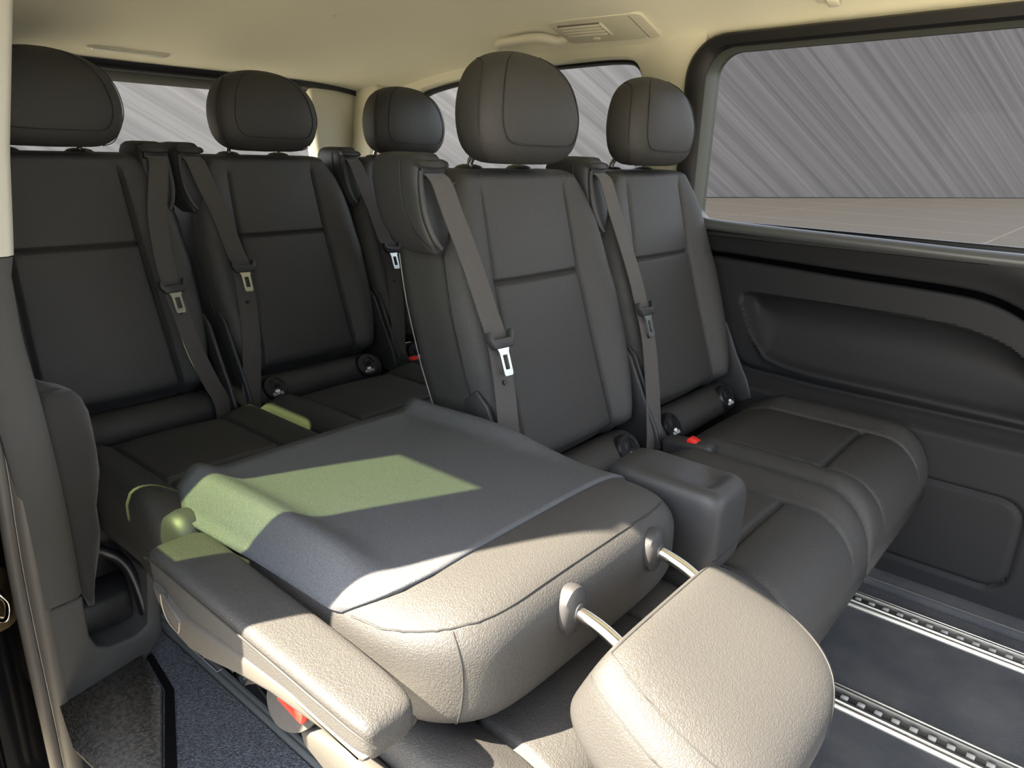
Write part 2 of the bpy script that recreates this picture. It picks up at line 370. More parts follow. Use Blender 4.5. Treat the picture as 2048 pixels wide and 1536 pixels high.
loft('frame', win_rings(lambda a, b2, c2: [P3(a, 0.80), P3(a, 0.752), P3(a*0.83+b2*0.17, 0.744), P3(a*0.2+b2*0.8, 0.746), P3(b2, 0.756), P3(b2, 0.80)]), BLACKR, w1, False, False, True, 40)
loft('reveal', win_rings(lambda a, b2, c2: [P3(a*0.1+b2*0.9, 0.765), P3(b2*0.98+a*0.02, 0.7565), P3(b2*0.7+c2*0.3, 0.764), P3(c2, 0.80), P3(c2, 0.83), P3(a*0.1+b2*0.9, 0.83)]), mat('reveal_olive', (0.050, 0.053, 0.036), 0.5), w1, False, False, True, 40)  # reveal strip in one dark olive tone
gp = rrect(-0.012, 1.46, 0.87, 1.312, 0.06, 8)
gp = [(x, z + (0.028*x if z > 1.1 else 0)) for x, z in gp]
prism('glass_pane', gp, 'y', 0.812, 0.816, TINT, w1)

# ------------------------------------------------------------------ side walls by the third row (both sides), with quarter windows
def ray_rect(c, ang, x0, x1, z0, z1):
    dx, dz = math.cos(ang), math.sin(ang); ts = []
    if abs(dx) > 1e-9: ts.append(((x1 if dx > 0 else x0)-c[0])/dx)
    if abs(dz) > 1e-9: ts.append(((z1 if dz > 0 else z0)-c[1])/dz)
    t = min(ts); return (c[0]+dx*t, c[1]+dz*t)
def panel_with_hole(name, hole, outer, y, th, m, parent=None, lip=0.03):
    """flat wall panel x0..x1 x z0..z1 with a hole (list of x,z), lip turned outward"""
    c = np.mean(hole, 0); R0, R1, R2, R3 = [], [], [], []
    s = 1 if y > 0 else -1
    angs = [math.atan2(h[1]-c[1], h[0]-c[0]) for h in hole]
    x0, x1, z0, z1 = outer
    corners = [math.atan2(z-c[1], x-c[0]) for x in (x0, x1) for z in (z0, z1)]
    H = list(zip(angs, hole))
    for a in corners:    # snap nearest hole rays to the outer corners
        k = min(range(len(H)), key=lambda i: abs((H[i][0]-a+pi) % (2*pi)-pi)); H[k] = (a, H[k][1])
    for a, h in H:
        o = ray_rect(c, a, x0, x1, z0, z1)
        v = np.array(h)-c; v = v/np.linalg.norm(v)
        R0.append((o[0], y, o[1])); R1.append((h[0]+v[0]*0.012, y, h[1]+v[1]*0.012)); R2.append((h[0], y+s*0.006, h[1])); R3.append((h[0]-v[0]*0.004, y+s*lip, h[1]-v[1]*0.004))
    R4 = [(p[0], y+s*th, p[2]) for p in R3]; R5 = [(p[0], y+s*th, p[2]) for p in R0]
    rings = [R0, R1, R2, R3, R4, R5, R0]
    return loft(name, rings, m, parent, False, False, True, 40)
def quarter(side, y, hole, glassm, wname, tname):
    tr = panel_with_hole(tname, hole, (-1.47, -0.025 if side > 0 else -0.47, 0.80, 1.36), y, 0.06, BEIGE)
    tag(tr, kind='structure')
    w = thing(wname, (0, 0, 0), None, None); tag(w, kind='structure')
    s = side
    frame_path('frame', hole, [(-0.004, y+s*0.028), (0.008, y+s*0.026), (0.012, y+s*0.034), (0.012, y+s*0.05), (-0.004, y+s*0.05)], BLACKR, w)
    prism('glass_pane', hole, 'y', y+s*0.040, y+s*0.044, glassm, w)
holeL = smooth_path([(-0.213, 1.24), (-0.235, 1.29), (-0.30, 1.306), (-0.502, 1.302), (-0.75, 1.291), (-0.904, 1.274), (-1.06, 1.252), (-1.16, 1.225), (-1.21, 1.16), (-1.20, 1.0), (-1.16, 0.955), (-0.9, 0.94), (-0.5, 0.94), (-0.27, 0.94), (-0.222, 0.97), (-0.213, 1.1)], 4)[:-1]
holeL = [tuple(p) for p in holeL]
quarter(1, 0.765, holeL, CLEARG, 'window_2', 'trim_1')
holeR = [(x if x < -0.9 else -0.52+(x+0.9)*0.05-0.0, z) for x, z in rrect(-1.22, -0.56, 0.94, 1.25, 0.05, 6)]
holeR = rrect(-0.98, -0.69, 1.03, 1.25, 0.05, 6)  # unseen near opening narrowed to shrink the green sun patch
quarter(-1, -0.80, holeR, GREENG, 'window_3', 'trim_2')
# lower walls beside the third row
lw = rbox('wall_rear_left', (1.30, 0.05, 0.86), (-0.83, 0.80, 0.39), WALLP, None, 0.01); tag(lw, kind='structure'); lw.name = 'trim_3'
rw = rbox('wall_right', (1.03, 0.05, 0.86), (-0.955, -0.815, 0.39), WALLP, None, 0.01); tag(rw, kind='structure')
# ------------------------------------------------------------------ tailgate end
XR = -1.45
hl = thing('wall_rear', (0, 0, 0), None, None); tag(hl, kind='structure')
# black header above the rear window, a lit grey band below it
rings = []
for y in np.linspace(-0.76, 0.76, 31):
    zt = float(zceil(np.array(XR), np.array(y)))+0.02
    zt = max(zt, 1.2)
    bow = 0.03*(y/0.76)**2
    rings.append([(XR+bow+0.01, y, zt), (XR+bow+0.012, y, zt-0.03), (XR+bow+0.004, y, 1.232), (XR+bow-0.02, y, 1.226), (XR-0.06, y, 1.226), (XR-0.06, y, zt)])
loft('header_trim', rings, BLACKP, hl)
rings = []
for y in np.linspace(-0.66, 0.60, 25):
    bow = 0.03*(y/0.76)**2
    rings.append([(XR+bow-0.01, y, 1.234), (XR+bow-0.02, y, 1.222), (XR+bow-0.055, y, 1.203), (XR+bow-0.09, y, 1.203), (XR+bow-0.09, y, 1.234)])
loft('window_reveal', rings, mat('reveal_grey', (0.040, 0.042, 0.036), 0.5), hl)
rbox('tailgate_panel', (0.06, 1.68, 0.90), (XR-0.05, 0, 0.43), WALLP, hl, 0.02)
for s in (1, -1):
    inner = [(0.505, 1.245), (0.515, 1.12), (0.53, 1.0), (0.56, 0.88)]
    outl = [(s*y, z) for y, z in inner] + [(s*0.775, 0.88), (s*0.775, 1.245)]
    prism('pillar_trim', outl, 'x', XR-0.055, XR+0.02, BEIGE, hl, 0.014, 3)
    # corner piece between tailgate pillar and quarter window, its joint line visible
    prism('corner_trim', [(s*0.66, 0.88), (s*0.70, 1.26), (s*0.785, 1.26), (s*0.785, 0.88)], 'x', XR+0.015, XR+0.15, BEIGE, hl, 0.02, 3)
prism('glass_pane', [(-0.70, 0.86), (0.60, 0.86), (0.56, 1.0), (0.53, 1.21), (-0.66, 1.21)], 'x', XR-0.055, XR-0.05, CLEARG, hl)
w4 = bpy.data.objects.get('glass_pane')

# ------------------------------------------------------------------ near side: pillar, door seal, roof edge, sliding door slid back
X0 = -0.42
def zcurve(pts, n=6): return smooth_path(pts, n)
# grained pillar trim (swept upwards, facing the door opening)
edge_in = [(-0.775, 0.00), (-0.775, 0.31), (-0.777, 0.41), (-0.779, 0.467), (-0.787, 0.598), (-0.798, 0.722), (-0.798, 0.836), (-0.789, 0.856), (-0.770, 1.017), (-0.732, 1.237), (-0.71, 1.34)]
def yin(z): return np.interp(z, [p[1] for p in edge_in], [p[0] for p in edge_in])
rings = []
for z in np.linspace(0.212, 0.852, 22):
    yi = yin(z); yo = yi-0.075
    rings.append([(X0-0.03, yo, z), (X0+0.004, yo+0.004, z), (X0+0.01, yo+0.015, z), (X0+0.008, yi-0.012, z), (X0-0.002, yi, z), (X0-0.02, yi-0.002, z), (X0-0.06, yi-0.02, z), (X0-0.06, yo, z)])
pt = loft('trim_4', rings, PILLARP); tag(pt, kind='structure')
rings = []
for z in np.linspace(0.855, 1.34, 18):
    yi = yin(z)-0.001; yo = yi-0.075
    rings.append([(X0-0.03, yo, z), (X0+0.012, yo+0.004, z), (X0+0.018, yo+0.015, z), (X0+0.014, yi-0.012, z), (X0+0.002, yi, z), (X0-0.02, yi-0.002, z), (X0-0.06, yi-0.02, z), (X0-0.06, yo, z)])
pt2 = loft('trim_5', rings, mat('cream_pillar', (0.62, 0.59, 0.52), 0.8, bump=('noise', 700, 0.3, 0.0005))); tag(pt2, kind='structure')
# lower trim with the moulded cup tray
def yl(z): return np.interp(z, [-0.05, 0.02, 0.21], [-0.83, -0.83, -0.825])
outl = [(-0.845, -0.045), (-0.845, 0.205), (-0.775, 0.208), (-0.775, 0.118), (-0.765, 0.088), (-0.745, 0.075), (-0.694, 0.072), (-0.668, 0.085), (-0.655, 0.20), (-0.65, 0.26), (-0.630, 0.24), (-0.640, 0.05), (-0.682, 0.004)]
lt = thing('trim_6', (0, 0, 0), None, None); tag(lt, kind='structure')
prism('lower_trim', outl, 'x', X0-0.22, X0+0.004, PILLARP, lt, 0.006, 2)
TRAYM = mat('gloss_black_tray', (0.004, 0.004, 0.005), 0.3)
prism('cup_tray', [(-0.785, 0.06), (-0.66, 0.06), (-0.645, 0.26), (-0.70, 0.30), (-0.785, 0.27)], 'x', X0-0.30, X0-0.10, TRAYM, lt, 0.02, 3)
rings = []   # curved floor of the tray catching the light
for y in np.linspace(-0.772, -0.672, 7):
    rings.append([(X0-0.10, y, 0.175), (X0-0.075, y, 0.16), (X0-0.06, y, 0.135), (X0-0.055, y, 0.08), (X0-0.12, y, 0.08)])
loft('tray_step', rings, TRAYM, lt)
tube('tray_rim', smooth_path([(X0-0.09, -0.762, 0.243), (X0-0.085, -0.725, 0.250), (X0-0.075, -0.69, 0.228), (X0-0.05, -0.668, 0.19), (X0-0.02, -0.66, 0.10)], 6), 0.011, BLACKP, lt)
# felt-covered step below the trim
fs = mk('felt_step', [(-0.42, -0.840, -0.020), (-0.42, -0.682, 0.006), (-0.30, -0.70, 0.004), (-0.10, -0.795, 0.004), (0.1, -0.83, -0.02), (-0.30, -0.86, -0.03)],
        [(0, 1, 2, 3, 4, 5)], FELT)
mk('edge_binding', [(-0.43, -0.676, 0.006), (-0.30, -0.697, 0.008), (-0.10, -0.792, 0.008), (0.02, -0.83, 0.006), (0.05, -0.815, 0.006), (-0.085, -0.777, 0.008), (-0.29, -0.683, 0.008), (-0.43, -0.662, 0.006)], [(0, 1, 6, 7), (1, 2, 5, 6), (2, 3, 4, 5)], BLACKR, fs)
fs.name = 'trim_7'; tag(fs, kind='structure')
bm = bmesh.new(); bm.from_mesh(fs.data); bmesh.ops.solidify(bm, geom=list(bm.faces), thickness=-0.02); bm.to_mesh(fs.data); bm.free()
# door seal: two rubber beads along the pillar
seal = thing('door_seal', (0, 0, 0), 'grey rubber door seal with two beads running down the left pillar', 'seal')
path = [(-0.43, -0.77, 1.30), (-0.43, -0.815, 1.0), (-0.43, -0.828, 0.815), (-0.43, -0.836, 0.724), (-0.43, -0.836, 0.60), (-0.43, -0.838, 0.477), (-0.43, -0.843, 0.32), (-0.43, -0.843, 0.164), (-0.43, -0.840, -0.07), (-0.43, -0.838, -0.30)]
tube('sealing_bead', smooth_path(path, 6), 0.0175, RUBBER, seal, 14)
path2 = [(x-0.002, y-0.0265, z) for x, y, z in path]
tube('outer_bead', smooth_path(path2, 6), 0.0115, RUBBER, seal, 12)
tube('bead_seam', smooth_path([(x+0.007, y-0.0165, z) for x, y, z in path], 6), 0.0009, PIPING, seal, 6)
# black body side behind the seal, with the striker
bd = rbox('trim_8', (0.9, 0.03, 1.70), (-0.97, -0.94, 0.42), PAINT, None, 0.008); tag(bd, kind='structure')
bj = rbox('door_jamb', (0.02, 0.16, 1.70), (-0.535, -0.89, 0.42), PAINT, bd, 0.004)
sk = thing('door_striker', (-0.522, -0.890, 0.215), 'shiny metal door striker plate with loop on the black door jamb', 'striker')
prism('plate', rrect(-0.03, 0.032, -0.075, 0.062, (0.03, 0.03, 0.01, 0.01), 4), 'x', 0.0, 0.005, GOLD, sk, 0.0015, 1)
tube('loop', smooth_path([(0.004, -0.008, 0.028), (0.03, -0.004, 0.028), (0.036, 0.012, 0.0), (0.034, 0.006, -0.035), (0.004, -0.008, -0.04)], 6), 0.0065, CHROME, sk)
for z in (0.045, -0.058):
    tube('bolt', [(0.004, -0.012, z), (0.009, -0.012, z)], 0.009, CHROME, sk, 8)
# right roof rail over the door opening, front pillar of the opening
rr = prism('trim_9', [(-0.745, 1.25), (-0.79, 1.25), (-0.95, 1.30), (-0.96, 1.36), (-0.90, 1.42), (-0.745, 1.40)], 'x', -0.56, 1.97, BLACKP, None, 0.008, 2); tag(rr, kind='structure')
bp_ = rbox('trim_10', (0.18, 0.10, 1.36), (1.72, -0.80, 0.64), PLASTIC, None, 0.02); tag(bp_, kind='structure')
rs = rbox('trim_11', (1.75, 0.12, 0.12), (0.85, -0.86, -0.09), BLACKP, None, 0.012); tag(rs, kind='structure')
# sliding door, slid open, unseen; post and pane layout shaped for the light bands
DY = -1.09
dr = thing('door_1', (0, DY, 0), None, None); tag(dr, kind='structure')
prism('lower_skin', rrect(-0.95, 0.205, -0.22, 0.86, 0.05, 5), 'y', -0.03, 0.03, PAINT, dr, 0.01, 2)
rbox('front_post', (0.16, 0.05, 0.62), (0.125, 0, 1.145), PAINT, dr, 0.008)
rbox('shade_post', (0.36, 0.05, 0.62), (-0.33, 0, 1.145), PAINT, dr, 0.008)  # wide divider added to block sun between the two panes
rbox('rear_post', (0.06, 0.05, 0.62), (-0.92, 0, 1.145), PAINT, dr, 0.008)
rbox('top_rail', (1.155, 0.05, 0.05), (-0.372, 0, 1.46), PAINT, dr, 0.008)
rbox('glass_pane', (0.21, 0.005, 0.6), (-0.05, 0, 1.145), GREENG, dr, 0)
rbox('glass_pane', (0.42, 0.005, 0.6), (-0.70, 0, 1.145), GREENG, dr, 0)

# ------------------------------------------------------------------ floor rails
LUG = mat('pale_lug', (0.42, 0.42, 0.40), 0.5)
def rail(yc, w, x0, x1, lug0, lug1, label, m):
    t = thing('floor_rail', (0, yc, 0), label, 'rail', None)
    h = w/2
    for s in (-1, 1):
        prf = [(s*h, 0.0), (s*h, 0.006), (s*(h-0.004), 0.010), (s*(h-0.008), 0.010), (s*(h-0.010), 0.007), (s*(h-0.013), 0.007), (s*(h-0.015), 0.012), (s*(h-0.021), 0.012), (s*(h-0.023), 0.003), (s*(h-0.023), 0.0)]
        prism('rail_lip', prf, 'x', x0, x1, m, t)
    prism('channel', [(-h+0.02, 0.0), (h-0.02, 0.0), (h-0.02, 0.002), (-h+0.02, 0.002)], 'x', x0, x1, BLACKP, t)
    strip = None; x = lug0
    bm = bmesh.new(); me = None
    while x < lug1:
        if me is None:
            o = rbox('rail_lug', (0.014, 0.011, 0.005), (0, 0, 0.006), LUG, t, 0.001, 1); me = o.data
        else:
            o = link('rail_lug', me, None, t)
        o.location = (x, 0.0, 0); x += 0.032
    bm.free()
    return t
rail(0.598, 0.076, -1.35, 1.55, 0.60, 1.10, 'pale metal floor rail nearest the far side wall', ALU)
rail(0.209, 0.076, -1.35, 1.55, 0.62, 1.10, 'pale metal floor rail in front of the centre seat, right of folded headrest', ALU)
rail(-0.575, 0.070, -1.35, 1.55, -0.42, 0.30, 'dull grey floor rail running under the folded seat beside the rubber mat', ALUD)
# printed position mark on the left rail
mkr = thing('position_mark', (-0.33, -0.604, 0.0125), 'white printed bracket mark on the grey rail under the armrest', 'marking')
for (sx, sy, px, py) in ((0.12, 0.0018, 0, 0), (0.002, 0.012, -0.06, 0.005), (0.002, 0.008, 0, 0.004), (0.002, 0.012, 0.06, 0.005)):
    rbox('printed_line', (sx, sy, 0.0006), (px, py, 0), WHITE, mkr, 0)

# ------------------------------------------------------------------ seats
def wpf(z): return np.interp(z, [0.43, 0.47, 0.80, 0.984, 1.0], [0.152, 0.152, 0.137, 0.130, 0.128])
def wf(z): return np.interp(z, [0.43, 0.47, 0.55, 0.65, 0.75, 0.85, 0.91, 0.95, 0.975, 0.99], [0.205, 0.222, 0.243, 0.252, 0.254, 0.247, 0.236, 0.222, 0.205, 0.188])
def xcf(z): return np.interp(z, [0.43, 0.471, 0.64, 0.80, 0.984, 1.0], [0.168, 0.155, 0.099, 0.048, 0.0, -0.003])
def bolst(z): return np.interp(z, [0.43, 0.5, 0.62, 0.75, 0.9, 0.97, 1.0], [0.008, 0.024, 0.031, 0.029, 0.014, 0.002, 0.0])
sA = np.concatenate([np.linspace(0, 0.88, 7), np.linspace(0.92, 1.08, 9), np.linspace(1.13, 2.0, 12)])
S = np.concatenate([-sA[:0:-1], sA])
ZB = np.unique(np.concatenate([np.linspace(0.43, 0.785, 26), np.linspace(0.788, 0.812, 11), np.linspace(0.82, 0.965, 12), np.linspace(0.968, 0.99, 7)]))
DEPTH = 0.14
def back_ring(z, a=0.0):
    wp, w, xc, B = wpf(z), wf(z), xcf(z), bolst(z); ring = []; 
    for s in S:
        q = abs(s); sg = 1 if s >= 0 else -1
        y = q*wp if q <= 1 else wp+(q-1)*(w-wp)
        x = xc
        if q <= 1:
            x += 0.006*(1-q*q) - 0.011*math.exp(-((z-0.80)/0.0045)**2)
        else:
            t = q-1
            x += B*math.sin(min(t/0.62, 1)*pi/2)**1.3 + 0.004*math.sin(t*pi)
            if t > 0.62: 
                r2 = (t-0.62)/0.38; x -= (0.045+B*0.5)*(1-math.sqrt(max(0, 1-r2*r2)))
        x -= 0.012*math.exp(-((q-1)*wp/0.0055)**2)*(1-sstep(0.955, 0.985, z))*sstep(0.43, 0.5, z)
        # lower end of the cushion tucks under
        x -= 0.05*(1-sstep(0.43, 0.475, z))
        ring.append((x, sg*y))
    xe = ring[-1][0]; xb = xc-DEPTH
    side = [(xe+(xb-xe)*k, w) for k in (0.25, 0.5, 0.75, 0.9)]
    bk = [(xb, w-0.012)]+[(xb-0.004, y) for y in np.linspace(w-0.04, -w+0.04, 5)]+[(xb, -w+0.012)]
    ring = ring + side + bk + [(x, -y) for x, y in side[::-1]]
    return [(x, y, z) for x, y in ring]
def make_backrest(parent):
    rings = [back_ring(z) for z in ZB]
    # rounded top edge
    top = np.array(rings[-1]); cx0 = xcf(0.99)-DEPTH/2
    for a in (25, 50, 70, 85):
        a = math.radians(a); q = top.copy(); f = 0.35+0.65*math.cos(a)
        q[:, 0] = cx0+(top[:, 0]-cx0)*f; q[:, 1] = top[:, 1]*(0.9+0.1*math.cos(a)); q[:, 2] = 0.99+0.016*math.sin(a); rings.append(q)
    V, F = loft_vf(rings); n = len(rings[0]); up, lo, rest = [], [], []
    for k, f in enumerate(F):
        if len(f) != 4: rest.append(k); continue
        i, j = divmod(k, n)
        if j < len(S)-1 and i < len(ZB)-1 and abs(S[j]+S[j+1])/2 < 1.0:
            zc = (ZB[i]+ZB[i+1])/2
            if 0.80 <= zc < 0.988: up.append(k); continue
            if zc < 0.80: lo.append(k); continue
        rest.append(k)
    o = split_mk(V, F, [rest, up, lo], ['backrest', 'upper_panel', 'lower_panel'], [LEATHER]*3, parent, 0)
    # piping along the rear edge of the side faces and along the top seam
    for s in (1, -1):
        tube('piping', [(xcf(z)-DEPTH+0.004, s*(wf(z)-0.001), z) for z in np.linspace(0.46, 0.85, 14)], 0.0014, PIPED, o[0], 6)
        tube('side_seam', [(back_ring(z)[-1][0]+0.028 if False else xcf(z)-0.018, s*(wf(z)+0.0006), z) for z in np.linspace(0.46, 0.95, 16)], 0.0018, THREAD, o[0], 6)
    tube('top_seam', smooth_path([(-0.018, -0.205, 0.965), (-0.012, -0.185, 0.984), (-0.006, -0.12, 0.991), (-0.006, 0.12, 0.991), (-0.012, 0.185, 0.984), (-0.018, 0.205, 0.965)], 5), 0.0028, LEATHER, o[0], 8)
    return o[0]
HZ = [1.016, 1.022, 1.034, 1.056, 1.09, 1.115, 1.14, 1.165, 1.185, 1.2, 1.212, 1.220, 1.2245]
HA = [0.085, 0.108, 0.130, 0.147, 0.154, 0.154, 0.150, 0.140, 0.126, 0.107, 0.082, 0.053, 0.016]
HB = [0.030, 0.045, 0.058, 0.067, 0.070, 0.070, 0.066, 0.062, 0.055, 0.046, 0.035, 0.022, 0.008]
HX = [-0.02, -0.02, -0.019, -0.018, -0.018, -0.019, -0.021, -0.024, -0.027, -0.030, -0.033, -0.035, -0.036]
def h_pt(i, a, e=1.0):
    n_ = 2.9; ca, sa = math.cos(a), math.sin(a)
    return np.array((HX[i]+e*HB[i]*math.copysign(abs(ca)**(2/n_), ca), e*HA[i]*math.copysign(abs(sa)**(2/n_), sa), HZ[i]))
def make_headrest(parent):
    N = 56
    rings = [[h_pt(i, 2*pi*k/N) for k in range(N)] for i in range(len(HZ))]
    bm_o = loft('headrest', rings, LEATHER, parent, sharp=0)
    sd = bm_o.modifiers.new('sub', 'SUBSURF'); sd.levels = 1; sd.render_levels = 1
    def hp(ang, t, e=1.004):
        i0 = int(min(t, len(HZ)-2)); f = t-i0; return h_pt(i0, math.radians(ang), e)*(1-f)+h_pt(i0+1, math.radians(ang), e)*f
    half = [(30, 10.6), (36, 9), (39, 7), (41, 5.5), (42, 4.4), (40, 3.6), (34, 3.1), (22, 2.9)]
    lp = [hp(a, t) for a, t in half]+[hp(0, 2.85)]+[hp(-a, t) for a, t in half[::-1]]
    tube('seam', smooth_path(lp, 5), 0.0013, THREAD, bm_o, 6)
    for s in (1, -1):
        tube('seam', smooth_path([hp(s*a, t) for a, t in ((82, 0.8), (78, 2), (75, 4), (74, 6), (76, 7.5), (82, 8.6), (92, 9.2), (104, 9.3))], 5), 0.0012, THREAD, bm_o, 6)
    for s in (1, -1):
        tube('headrest_post', smooth_path([(-0.082, s*0.078, 0.985), (-0.078, s*0.078, 1.02), (-0.055, s*0.078, 1.045), (-0.03, s*0.078, 1.07)], 5), 0.0065, CHROME, bm_o, 12)
    for s in (1, -1):
        loft('post_guide', [[(-0.082+r*math.cos(a), s*0.078+r*1.15*math.sin(a), z) for a in np.arange(20)/20*2*pi] for r, z in ((0.027, 0.996), (0.028, 1.006), (0.022, 1.011), (0.012, 1.014))], BLACKP, parent)
    return bm_o
def c_ring(x, top, bot, amp):
    """cushion cross-section"""
    wp, w = 0.15, 0.25; ring = []
    for s in S:
        q = abs(s); sg = 1 if s >= 0 else -1
        y = q*wp if q <= 1 else wp+(q-1)*(w-wp); z = top
        if q <= 1: z += 0.004*(1-q*q) - 0.010*math.exp(-((x-0.555)/0.006)**2)*amp - 0.006*math.exp(-((x-0.262)/0.008)**2)
        else:
            t = q-1; z += amp*0.020*math.sin(min(t/0.6, 1)*pi/2)**1.4
            if t > 0.65: r2 = (t-0.65)/0.35; z -= 0.034*(1-math.sqrt(max(0, 1-r2*r2)))
        z -= amp*0.009*math.exp(-((q-1)*wp/0.006)**2)
        ring.append((y*sg, z))
    ze = ring[-1][1]
    side = [(w, ze+(bot-ze)*k) for k in (0.3, 0.7, 0.95)]
    bk = [(y, bot-0.004) for y in np.linspace(w-0.03, -w+0.03, 7)]
    ring += side + bk + [(-y, z) for y, z in side[::-1]]
    return [(x, y, max(z, bot-0.004)) for y, z in ring]
def make_cushion(parent, bot=0.29):
    rings = [c_ring(0.222, 0.362, min(bot, 0.33), 0.1), c_ring(0.235, 0.378, min(bot, 0.34), 0.2), c_ring(0.252, 0.390, min(bot, 0.35), 0.3), c_ring(0.275, 0.402, bot, 0.5), c_ring(0.30, 0.411, bot, 0.75)]
    xr = np.unique(np.concatenate([np.linspace(0.325, 0.54, 12), np.linspace(0.545, 0.566, 9), np.linspace(0.575, 0.60, 3)]))
    for x in xr: rings.append(c_ring(x, 0.418, bot, 1.0))
    for a in range(10, 91, 10):
        th = math.radians(a); rings.append(c_ring(0.60+0.10*math.sin(th), bot+0.01+(0.408-bot)*math.cos(th), bot-0.005-0.03*math.sin(th), 1.0-0.5*a/90))
    V, F = loft_vf(rings); n = len(rings[0])
    xm = [r[0][0] for r in rings]; seat, front, rest = [], [], []
    for k, f in enumerate(F):
        if len(f) != 4: rest.append(k); continue
        i, j = divmod(k, n)
        if j < len(S)-1 and abs(S[j]+S[j+1])/2 < 1.0:
            (seat if (xm[i]+xm[i+1])/2 < 0.555 else front).append(k)
        else: rest.append(k)
    o = split_mk(V, F, [rest, seat, front], ['cushion', 'seat_panel', 'front_panel'], [LEATHER]*3, parent, 0)
    for s in (1, -1):
        tube('side_seam', smooth_path([(0.30, s*0.2485, 0.395), (0.55, s*0.2485, 0.397), (0.62, s*0.247, 0.392), (0.665, s*0.247, 0.365), (0.690, s*0.247, 0.31)], 6), 0.0018, THREAD, o[0], 6)
    return o[0]
txt = bpy.data.curves.new('letters', 'FONT'); txt.body = 'ISOFIX'; txt.size = 0.011; txt.align_x = 'CENTER'; txt.extrude = 0.0002; txt.resolution_u = 2
to = bpy.data.objects.new('letters', txt); COL.objects.link(to); bpy.context.view_layer.update()
TXTME = bpy.data.meshes.new_from_object(to.evaluated_get(bpy.context.evaluated_depsgraph_get())); bpy.data.objects.remove(to)
TXTME.materials.clear(); TXTME.materials.append(WHITE)
def make_anchor(parent, y, dark=BLACKP):
    """child-seat anchor sleeve set into the rear roll"""
    R = RY(58)
    o = loft('child_seat_anchor', [[Vector((0.188, y, 0.410)) + R @ Vector((r*0.95*math.cos(a), r*math.sin(a), h)) for a in np.arange(24)/24*2*pi] for r, h in ((0.036, -0.012), (0.036, 0.012), (0.033, 0.017), (0.0005, 0.0172))], dark, parent)
    tube('sleeve_rim', [Vector((0.188, y, 0.410)) + R @ Vector((-0.026*math.cos(a)*1.0, 0.026*math.sin(a), 0.019)) for a in np.linspace(0.4, 1.5, 8)], 0.0017, PLASTIC, o, 6)
    rbox('socket', (0.022, 0.028, 0.003), Vector((0.188, y, 0.410)) + R @ Vector((-0.008, 0, 0.0168)), BLACKR, o, 0.001, 1, R)
    l = link('lettering', TXTME, None, o); l.matrix_local = Matrix.Translation(Vector((0.188, y, 0.410)) + R @ Vector((0.0235, 0, 0.0178))) @ (R.to_4x4() @ Matrix.Rotation(pi/2, 4, 'Z'))
    s_ = loft('symbol', [[Vector((0.188, y, 0.410)) + R @ Vector((0.0125+r*0.5*math.cos(a), r*math.sin(a), h)) for a in np.arange(16)/16*2*pi] for r, h in ((0.0075, 0.0172), (0.0075, 0.0182), (0.001, 0.0182))], WHITE, o)
    return o
def make_tower(parent, sgn):
    """shoulder belt outlet: cover on the upper corner of the backrest"""
    rings = []
    prof = [(0.862, 0.30, 0.55), (0.868, 0.42, 0.62), (0.885, 0.72, 0.82), (0.91, 0.93, 0.95), (0.94, 1.0, 1.0), (0.985, 1.0, 1.0), (1.01, 0.97, 0.97), (1.024, 0.88, 0.90), (1.032, 0.7, 0.75), (1.0345, 0.45, 0.5)]
    for z, fy, fx in prof:
        xc = xcf(min(z, 1.0))-0.055+(1-fx)*0.03; ring = []
        for a in np.arange(32)/32*2*pi:
            ca, sa = math.cos(a), math.sin(a); e = 2/5
            ring.append((xc+0.066*fx*math.copysign(abs(ca)**e, ca), sgn*0.243+0.038*fy*math.copysign(abs(sa)**e, sa), z))
        rings.append(ring)
    t = loft('belt_outlet', rings, PLASTIC, parent, sharp=0)
    # slot and lip over the webbing
    rbox('slot', (0.012, 0.056, 0.022), (0.007, sgn*0.243, 1.004), BLACKR, t, 0.004, 2)
    lip = []
    for y in np.linspace(-0.034, 0.034, 11):
        q = 1-(y/0.038)**2
        lip.append([(-0.002, sgn*0.243+y, 1.024), (0.010+0.007*q, sgn*0.243+y, 1.020), (0.014+0.007*q, sgn*0.243+y, 1.015-0.004*q), (0.010+0.005*q, sgn*0.243+y, 1.011-0.004*q), (-0.002, sgn*0.243+y, 1.014)])
    loft('slot_lip', lip, PLASTIC, t)
    tube('cover_seam', smooth_path([(xcf(1.0)-0.03, sgn*0.2815, 1.02), (xcf(.95)-0.035, sgn*0.2818, 0.95), (xcf(.9)-0.02, sgn*0.278, 0.90), (xcf(.87)+0.0, sgn*0.266, 0.872)], 5), 0.0012, THREAD, t, 6)
    # curved guide edge beside the webbing
    tube('guide_edge', smooth_path([(0.008, sgn*0.270, 1.005), (0.012, sgn*0.272, 0.975), (0.022, sgn*0.271, 0.93), (0.033, sgn*0.262, 0.893), (0.040, sgn*0.25, 0.874)], 6), [0.004+0.003*math.sin(pi*k/24) for k in range(25)], PLASTIC, t, 8)
    return t
def make_base(parent):
    rbox('base_frame', (0.36, 0.44, 0.05), (0.40, 0, 0.262), BLACKP, parent, 0.008)
    for (x, y) in ((0.50, -0.16), (0.50, 0.16), (0.16, -0.16), (0.16, 0.16)):
        prism('leg', [(x-0.05, 0.0), (x+0.05, 0.0), (x+0.035, 0.03), (x+0.02, 0.25), (x-0.03, 0.25)], 'y', y-0.012, y+0.012, BLACKP, parent, 0.003, 1)
